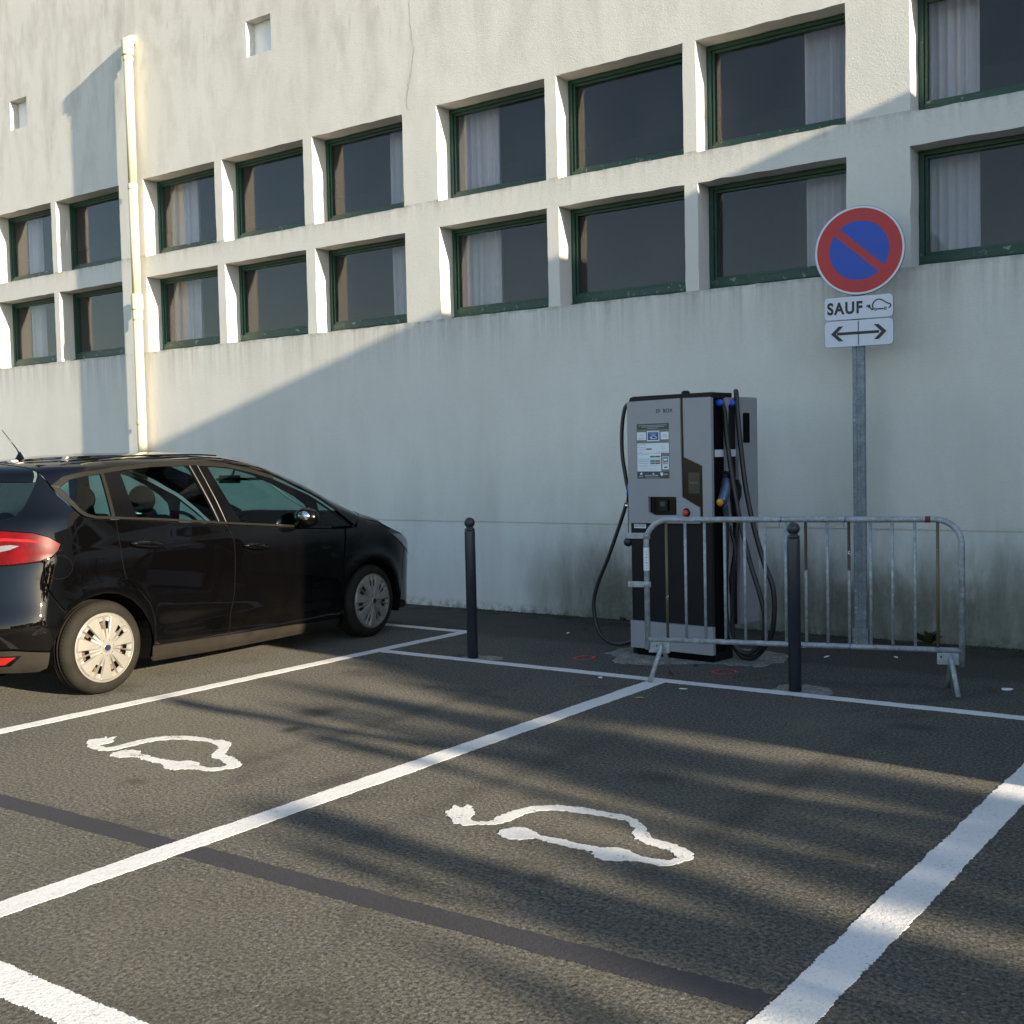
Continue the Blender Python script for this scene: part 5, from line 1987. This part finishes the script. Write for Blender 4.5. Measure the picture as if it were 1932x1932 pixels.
        panel('lens_edge', [(-0.655, 1.100), (-0.55, 1.105), (-0.45, 1.092), (-0.37, 1.062), (-0.45, 1.075), (-0.55, 1.086), (-0.655, 1.082)], simple('bright_red_lens', (0.75, 0.03, 0.02), 0.1) if 'brl' not in M else M['brl'], tl, side=side, off=0.0075, inset=0, flange=0.002, step=0.02)
        # centre line points of the rear are reached with x_rear
        def cr(z):
            return ('rear', z)
        rb = [(-0.352, 0.968), (-0.42, 0.945), (-0.55, 0.930), (-0.665, 0.922), cr(0.92), cr(0.80), cr(0.65), cr(0.5), cr(0.40), (-0.60, 0.395), (-0.402, 0.362)] + ARCH_R[1:3] + [(-0.290, 0.600), (-0.345, 0.676), (-0.390, 0.757), (-0.410, 0.87), (-0.395, 0.955)]
        rbp = pn('rear_bumper', rb, 'paint')
        lowp = [(-0.400, 0.356), (-0.60, 0.388), cr(0.392), cr(0.30), cr(0.25), (-0.60, 0.235), (-0.45, 0.228), (-0.405, 0.25)]
        lt = pn('bumper_trim', lowp, 'trim', off=0.008, flange=0.03)
        panel('reflector_surround', [(-0.555, 0.350), (-0.72, 0.352), (-0.74, 0.285), (-0.60, 0.285)], 'gloss_black', lt, side=side, off=0.0095, inset=0, flange=0.002, step=0.03)
        panel('reflector', [(-0.580, 0.343), (-0.72, 0.345), (-0.735, 0.295), (-0.625, 0.295)], 'reflector', lt, side=side, off=0.0115, inset=0, flange=0.003, step=0.03)
        # tailgate halves
        tg1 = [(-0.262, 1.547), (-0.303, 1.462), cr(1.475)] + [(-0.46, None, HP), (-0.40, None, HP), (-0.315, None, 0.92)]
        pn('rear_spoiler', tg1, 'paint')
        rw = [(-0.304, 1.452), (-0.346, 1.383), (-0.414, 1.290), (-0.474, 1.249), (-0.572, 1.222), cr(1.22), cr(1.3), cr(1.4), cr(1.47)]
        pn('rear_window', rw, M['privacy'], off=-0.005, inset=-0.014, flange=0)
        tg2 = [(-0.575, 1.213), cr(1.213), cr(1.10), cr(1.0), cr(0.93), (-0.672, 0.934), (-0.665, 1.158)]
        pn('tailgate', tg2, 'paint')
        # sill trim
        st = [(0.447, 0.267), (1.15, 0.246), (2.39, 0.214), (2.395, 0.145), (1.15, 0.142), (0.45, 0.158)]
        pn('sill_trim', st, 'trim', off=0.010, flange=0.03)
        # mud flap bit behind the rear arch
        # metallic strips round the side glass: top, bottom, rear
        ins = shrink(DLO, 0.0)
        top_in = [(x, z - 0.030) for x, z in DLO_TOP]
        top_in[0] = (-0.172, 1.424)
        top_in[1] = (-0.09, 1.475)
        strip_top = DLO_TOP[:9] + list(reversed(top_in[:9]))
        pn('window_strip', strip_top, 'strip', off=0.003, inset=0.0008, flange=0.006, step=0.03)
        bi = [(2.30, 1.010), (2.01, 1.033), (1.16, 1.114), (0.60, 1.172), (0.19, 1.208), (0.03, 1.219), (-0.035, 1.238), (-0.105, 1.312), (-0.172, 1.424)]
        strip_bot = [(-0.22, 1.437)] + list(reversed(DLO_BOT[1:])) + bi
        pn('window_strip', strip_bot, 'strip', off=0.003, inset=0.0008, flange=0.006, step=0.03)
        vq = [(0.150, 1.205), (0.178, 1.203), (0.180, 1.530), (0.152, 1.526)]
        pn('window_strip', vq, 'strip', off=0.003, inset=0.0005, flange=0.006, step=0.03)
        # gloss black between the panes, with holes for the glass
        blk = [(-0.18, 1.43)] + top_in[1:] + [(2.58, 1.0), (2.30, 1.005), (2.01, 1.028), (1.16, 1.109), (0.60, 1.167), (0.19, 1.203), (0.03, 1.214), (-0.035, 1.233), (-0.105, 1.307)]
        pn('pillar_cover', blk, 'gloss_black', off=0.0, inset=0, holes=[Q, G2, G1, G0], flange=0.010, step=0.04)
        pn('quarter_window', Q, 'carglass', off=-0.004, inset=0, flange=0)
        w2 = pn('rear_side_window', G2, 'carglass', off=-0.006, inset=0, flange=0)
        w1 = pn('front_side_window', G1, 'carglass', off=-0.006, inset=0, flange=0)
        pn('triangle_window', G0, 'carglass', off=-0.004, inset=0, flange=0)
        # bright edge strips on the B pillar
        pn('window_strip', [(0.955, 1.548), (0.966, 1.548), (1.104, 1.122), (1.093, 1.122)], 'strip', off=0.004, inset=0, flange=0.004, step=0.03)
        pn('window_strip', [(1.032, 1.548), (1.036, 1.548), (1.167, 1.112), (1.163, 1.112)], 'strip', off=0.004, inset=0, flange=0.004, step=0.03)
        # dark inner skin behind the shut lines
        inner = [(2.60, 0.99)] + [(2.62, 0.985), (2.9, 0.96), (3.2, 0.88), (3.45, 0.75), (3.6, 0.60), (3.68, 0.40), (3.60, 0.22), (3.20, 0.22)]
        inner += [(3.205, 0.32), (3.17, 0.43), (3.11, 0.54), (3.02, 0.62), (2.915, 0.675), (2.80, 0.695), (2.68, 0.675), (2.58, 0.62), (2.50, 0.545), (2.44, 0.44), (2.40, 0.33), (2.385, 0.18)]
        inner += [(0.45, 0.18), (0.452, 0.33), (0.41, 0.45), (0.34, 0.555), (0.25, 0.635), (0.14, 0.690), (0.02, 0.707), (-0.125, 0.687), (-0.235, 0.637), (-0.305, 0.57), (-0.36, 0.46), (-0.41, 0.34), (-0.41, 0.24), (-0.70, 0.25)]
        inner += [(-0.77, 0.4), (-0.77, 0.7), (-0.72, 0.92), (-0.69, 1.15), (-0.56, 1.215), (-0.40, 1.28), (-0.29, 1.45), (-0.25, 1.52), (-0.21, 1.44)]
        inner += list(reversed(DLO_BOT))
        pn('inner_skin', inner, 'dark', off=-0.016, inset=0, flange=0, step=0.07)
        # wheel wells
        for cx in (0.02, 2.80):
            mb = MB()
            n = 20
            vs, fs = [], []
            for k in range(n + 1):
                t = R(-22) + (math.pi + R(44)) * k / n
                rx, rz = 0.398, 0.368
                for y in (0.60, 0.893):
                    vs.append((cx + rx * math.cos(t), side * y, 0.325 + rz * math.sin(t)))
            fs = [(2 * k, 2 * k + 1, 2 * k + 3, 2 * k + 2) for k in range(n)]
            vs.append((cx, side * 0.60, 0.3))
            fs += [(2 * k, 2 * k + 2, len(vs) - 1) for k in range(n)]
            mb.add(vs, fs)
            mb.build('wheel_well', 'dark', car)
        # mirror
        mz, mx = 1.105, 1.925
        my = 0.985
        mb = MB()
        rot = Matrix.Rotation(R(-8 * side), 3, 'Z')
        mb.ellipsoid((mx, side * my, mz), (0.080, 0.112, 0.080), 24, 14, rot=rot)
        mb.tube([(mx + 0.03, side * 0.86, 1.035), (mx + 0.02, side * 0.93, 1.055)], [0.040, 0.032], 12)
        mr = mb.build('door_mirror', 'gloss_black', car)
        mb = MB()
        mb.ellipsoid((mx - 0.056, side * (my + 0.02), mz + 0.012), (0.024, 0.060, 0.042), 18, 10, rot=rot)
        mb.build('mirror_glass', 'chrome', mr)
    # underbody and bulkheads
    mb = MB()
    mb.box((-0.60, -0.60, 0.20), (3.45, 0.60, 0.42))
    mb.box((0.46, -0.84, 0.19), (2.36, 0.84, 0.34))
    mb.box((2.75, -0.58, 0.42), (3.35, 0.58, 0.82))
    mb.box((-0.62, -0.58, 0.42), (0.05, 0.58, 0.80))
    mb.build('underbody', 'dark', car)
    MB().tube([(-0.74, -0.35, 0.25), (-0.45, -0.35, 0.27)], 0.028, 12).build('exhaust', 'rusty', car)
    # interior
    for sy in (-1, 1):
        mb = MB()
        mb.box((0.95, sy * 0.36 - 0.24, 0.42), (1.45, sy * 0.36 + 0.24, 0.66), bev=0.06)
        q = Matrix.Rotation(R(-16), 3, 'Y')
        bm_ = MB().box((-0.07, -0.24, 0), (0.07, 0.24, 0.62), bev=0.06)
        mb.add([Vector((0.98, sy * 0.36, 0.58)) + q @ Vector(v) for v in bm_.v], bm_.f)
        st = mb.build('front_seat', 'seat', car)
        MB().ellipsoid((0.80, sy * 0.36, 1.30), (0.065, 0.14, 0.105), 18, 12).build('headrest', 'seat', st)
    mb = MB()
    mb.box((0.05, -0.62, 0.42), (0.50, 0.62, 0.66), bev=0.05)
    bm_ = MB().box((-0.07, -0.62, 0), (0.06, 0.62, 0.52), bev=0.05)
    q = Matrix.Rotation(R(-16), 3, 'Y')
    mb.add([Vector((0.06, 0, 0.60)) + q @ Vector(v) for v in bm_.v], bm_.f)
    rs_ = mb.build('rear_seat', 'seat', car)
    for sy in (-0.45, 0.0, 0.45):
        MB().ellipsoid((-0.10, sy, 1.17), (0.05, 0.12, 0.075), 16, 10).build('headrest', 'seat', rs_)
    mb = MB()
    mb.box((2.20, -0.78, 0.60), (2.85, 0.78, 0.985), bev=0.08)
    mb.box((2.02, 0.12, 0.90), (2.30, 0.60, 1.02), bev=0.05)
    mb.build('dashboard', 'seat', car)
    mb = MB()
    th = np.linspace(0, 2 * math.pi, 33)
    tl_ = R(62)
    mb.tube([(1.86 - 0.185 * math.sin(t) * math.cos(tl_) * 1.0, 0.36 + 0.185 * math.cos(t), 0.98 + 0.185 * math.sin(t) * math.sin(tl_)) for t in th], 0.015, 10)
    mb.tube([(1.86, 0.18, 0.98), (1.88, 0.36, 0.97), (1.86, 0.54, 0.98)], 0.02, 8)
    mb.tube([(1.88, 0.36, 0.97), (2.10, 0.36, 0.93)], 0.03, 8)
    mb.build('steering_wheel', 'seat', car)
    mb = MB()
    mb.box((2.005, -0.125, 1.385), (2.03, 0.125, 1.455), bev=0.01)
    mb.tube([(2.03, 0, 1.43), (2.08, 0, 1.50)], 0.01, 8)
    mb.build('interior_mirror', 'gloss_black', car)
    for sy in (-1, 1):
        MB().box((1.72, sy * 0.36 - 0.20, 1.415), (1.90, sy * 0.36 + 0.20, 1.435), bev=0.005).build('sun_visor', 'seat', car)
    # roof lining keeps the cabin dark
    mb = MB()
    mb.box((-0.20, -0.56, 1.555), (1.60, 0.56, 1.575))
    mb.build('headlining', 'seat', car)
    # antenna
    mb = MB()
    az = z_top(0.03)
    mb.lathe([(0.034, 0.0), (0.026, 0.012), (0.014, 0.034), (0.007, 0.048)], 14, origin=(0.03, 0, az - 0.004))
    an = mb.build('antenna', 'gloss_black', car)
    MB().tube([(0.028, 0, az + 0.03), (0.005, 0, az + 0.07), (-0.10, 0, az + 0.20)], [0.006, 0.004, 0.0022], 8).build('mast', 'gloss_black', an)
    # roof rails
    for s in (-1, 1):
        P = []
        for x in np.linspace(-0.05, 1.35, 14):
            zc, d, p = z_top(x) - crown(x), crown(x), crown_p(x)
            P.append((x, s * 0.585, zc + d * (1 - (0.585 / half_w(1.6)) ** p) ** (1 / p) + 0.010))
        MB().tube(P, 0.006, 8).build('roof_moulding', 'gloss_black', car)
    # wheels
    make_wheel('rear_wheel', 'sunlit dusty rear wheel with silver cover', car, (0.02, -0.893, 0.322), False)
    make_wheel('front_wheel', 'front wheel in the shade with silver cover', car, (2.80, -0.893, 0.322), False, R(1.5))
    make_wheel('rear_wheel', 'far side rear wheel', car, (0.02, 0.893, 0.322), True)
    make_wheel('front_wheel', 'far side front wheel', car, (2.80, 0.893, 0.322), True, R(1.5))
    return car


M['privacy'] = mat_car_glass('dark_rear_glass', (0.10, 0.13, 0.14))
M['brl'] = simple('bright_red_lens', (0.22, 0.006, 0.006), 0.1)
make_car()
#TREES
# ------------------------------------------------------------------ trees to the right of the picture, whose shade falls on the bays
CANOPY = [
    # wanted shade on the ground: centre x, centre y, half length along the sun, half width, height of the foliage, density
    (-5.2, -3.00, 1.6, 0.16, 4.2, 0.9), (-4.2, -3.45, 1.7, 0.20, 4.4, 0.95), (-2.6, -3.55, 0.8, 0.07, 4.0, 0.6),
    (-4.9, -3.95, 1.4, 0.10, 4.8, 0.8), (-3.3, -4.15, 1.9, 0.22, 4.6, 1.0), (-1.2, -4.25, 1.3, 0.17, 4.5, 0.95),
    (-3.0, -4.62, 1.7, 0.13, 4.9, 0.9), (-0.9, -4.70, 1.1, 0.13, 4.7, 0.9), (-2.1, -4.95, 1.3, 0.10, 4.3, 0.7),
    (-4.4, -4.85, 0.8, 0.05, 4.2, 0.6), (-3.5, -5.95, 0.8, 0.06, 4.6, 0.7), (-1.3, -5.35, 1.1, 0.15, 4.6, 0.9),
    (-2.0, -5.72, 1.0, 0.10, 5.0, 0.8), (-1.0, -5.95, 1.0, 0.12, 4.4, 0.85), (-2.2, -6.15, 0.9, 0.07, 4.1, 0.7), (-0.6, -6.45, 1.0, 0.12, 4.8, 0.85), (-1.0, -6.95, 0.9, 0.10, 4.2, 0.7),
    (-6.0, -4.6, 0.7, 0.05, 3.4, 0.5), (-0.4, -4.95, 1.2, 0.1, 4.2, 0.8),
]


def more_canopy():
    rg = random.Random(5)
    out = []
    for _ in range(26):
        cx, cy = rg.uniform(-5.2, -0.3), rg.uniform(-6.9, -4.0)
        if cx < -3.6 and cy < -4.9:
            continue
        out.append((cx, cy, rg.uniform(0.25, 0.8), rg.uniform(0.02, 0.05), rg.uniform(3.6, 5.2), rg.uniform(0.4, 0.9)))
    return out


def make_trees():
    rg = random.Random(21)
    tan_e = math.tan(ELEV)
    dirh = Vector((math.cos(GRAZE), -math.sin(GRAZE), 0))
    specs = [('broad tree beyond the right edge, nearest the side wing', (12.6, -5.1)),
             ('spreading tree beyond the right edge, farther from the side wing', (13.4, -7.2))]
    roots = []
    for lab, (tx, ty) in specs:
        o = empty('shade_tree', (tx, ty, 0))
        tag(o, lab, 'tree', 'trees beyond the right edge')
        roots.append((o, Vector((tx, ty, 0)), MB(), MB()))
    for (cx, cy, hl, hw, h, dens) in CANOPY + more_canopy():
        # the foliage stands on the sun ray through the wanted shade
        dist = h / tan_e
        c = Vector((cx, cy, 0)) + dirh * dist + Vector((0, 0, h))
        rt_ = min(roots, key=lambda r: abs((c - r[1]).y))
        o, base, wood, leaves = rt_
        lc = c - base
        # limb
        a = Vector((0, 0, 2.0))
        mid = Vector((lc.x * 0.4, lc.y * 0.5, 2.0 + (lc.z - 2.0) * 0.45))
        P = catmull([tuple(a), tuple(mid), (lc.x - hl * 0.2, lc.y, lc.z - 0.1), (lc.x + hl * 0.5, lc.y + 0.05, lc.z + 0.2)], 5)
        wood.tube(P, [0.07 - 0.055 * i / (len(P) - 1) for i in range(len(P))], 7)
        # shade half length along the sun equals horizontal spread plus vertical spread / tan
        n = int(850 * hl * (hw + 0.05) * 4 * dens)
        for _ in range(n):
            al = rg.gauss(0, 0.42) * hl
            lat = rg.gauss(0, 0.52) * hw
            up_ = rg.uniform(-1, 1)
            k = rg.uniform(0.0, 1.0)
            p = Vector((al * k, lat, al * (1 - k) * tan_e + up_ * 0.04))
            q = lc + dirh * p.x + Vector((0, p.y, p.z))
            s = rg.uniform(0.03, 0.065)
            u = Vector((rg.gauss(0, 1), rg.gauss(0, 1), rg.gauss(0, 1))).normalized() * s
            v = u.cross(Vector((rg.gauss(0, 1), rg.gauss(0, 1), rg.gauss(0, 1)))).normalized() * s * 0.55
            leaves.add([q - u, q + v, q + u, q - v], [(0, 1, 2, 3)])
    for o, base, wood, leaves in roots:
        tr = MB()
        tr.tube([(0, 0, -0.1), (0.02, 0.0, 0.5), (0.0, 0.03, 1.3), (0, 0, 2.05)], [0.17, 0.13, 0.115, 0.10], 12)
        tk = tr.build('trunk', 'bark', o)
        wood.build('limbs', 'bark', tk)
        cr_ = leaves.build('crown', 'leaf', o)


make_trees()


def horizon_blocker(name, label, p0, p1, h, seed):
    """unseen row of trees, added to block the bright horizon in reflections"""
    rg = random.Random(seed)
    mb = MB()
    p0, p1 = Vector((*p0, 0)), Vector((*p1, 0))
    L_ = (p1 - p0).length
    d = (p1 - p0) / L_
    nn = Vector((-d.y, d.x, 0))
    x = 0.0
    while x < L_:
        w = rg.uniform(2.2, 4.2)
        hh = h * rg.uniform(0.72, 1.0)
        c = p0 + d * x + nn * rg.uniform(-2, 2)
        for _ in range(230):
            a, b = rg.random() * 6.283, rg.uniform(-1, 1)
            r = rg.uniform(0.75, 1.0)
            q = c + Vector((math.cos(a) * math.sqrt(1 - b * b) * w * r, math.sin(a) * math.sqrt(1 - b * b) * w * r, hh * 0.5 + b * hh * 0.5 * r))
            s = rg.uniform(0.5, 1.0)
            u = Vector((rg.gauss(0, 1), rg.gauss(0, 1), rg.gauss(0, 1))).normalized() * s
            v = u.cross(Vector((rg.gauss(0, 1), rg.gauss(0, 1), rg.gauss(0, 1)))).normalized() * s * 0.8
            mb.add([q - u, q + v, q + u, q - v], [(0, 1, 2, 3)])
        x += w * 1.05
    tag(mb.build(name, 'leaf'), label, 'trees', kind='stuff')


horizon_blocker('horizon_blocker_trees', 'unseen distant trees added to block the bright horizon in reflections', (46, -75), (46, 30), 9.5, 1)  # added to keep the horizon glow near the sun off the car paint
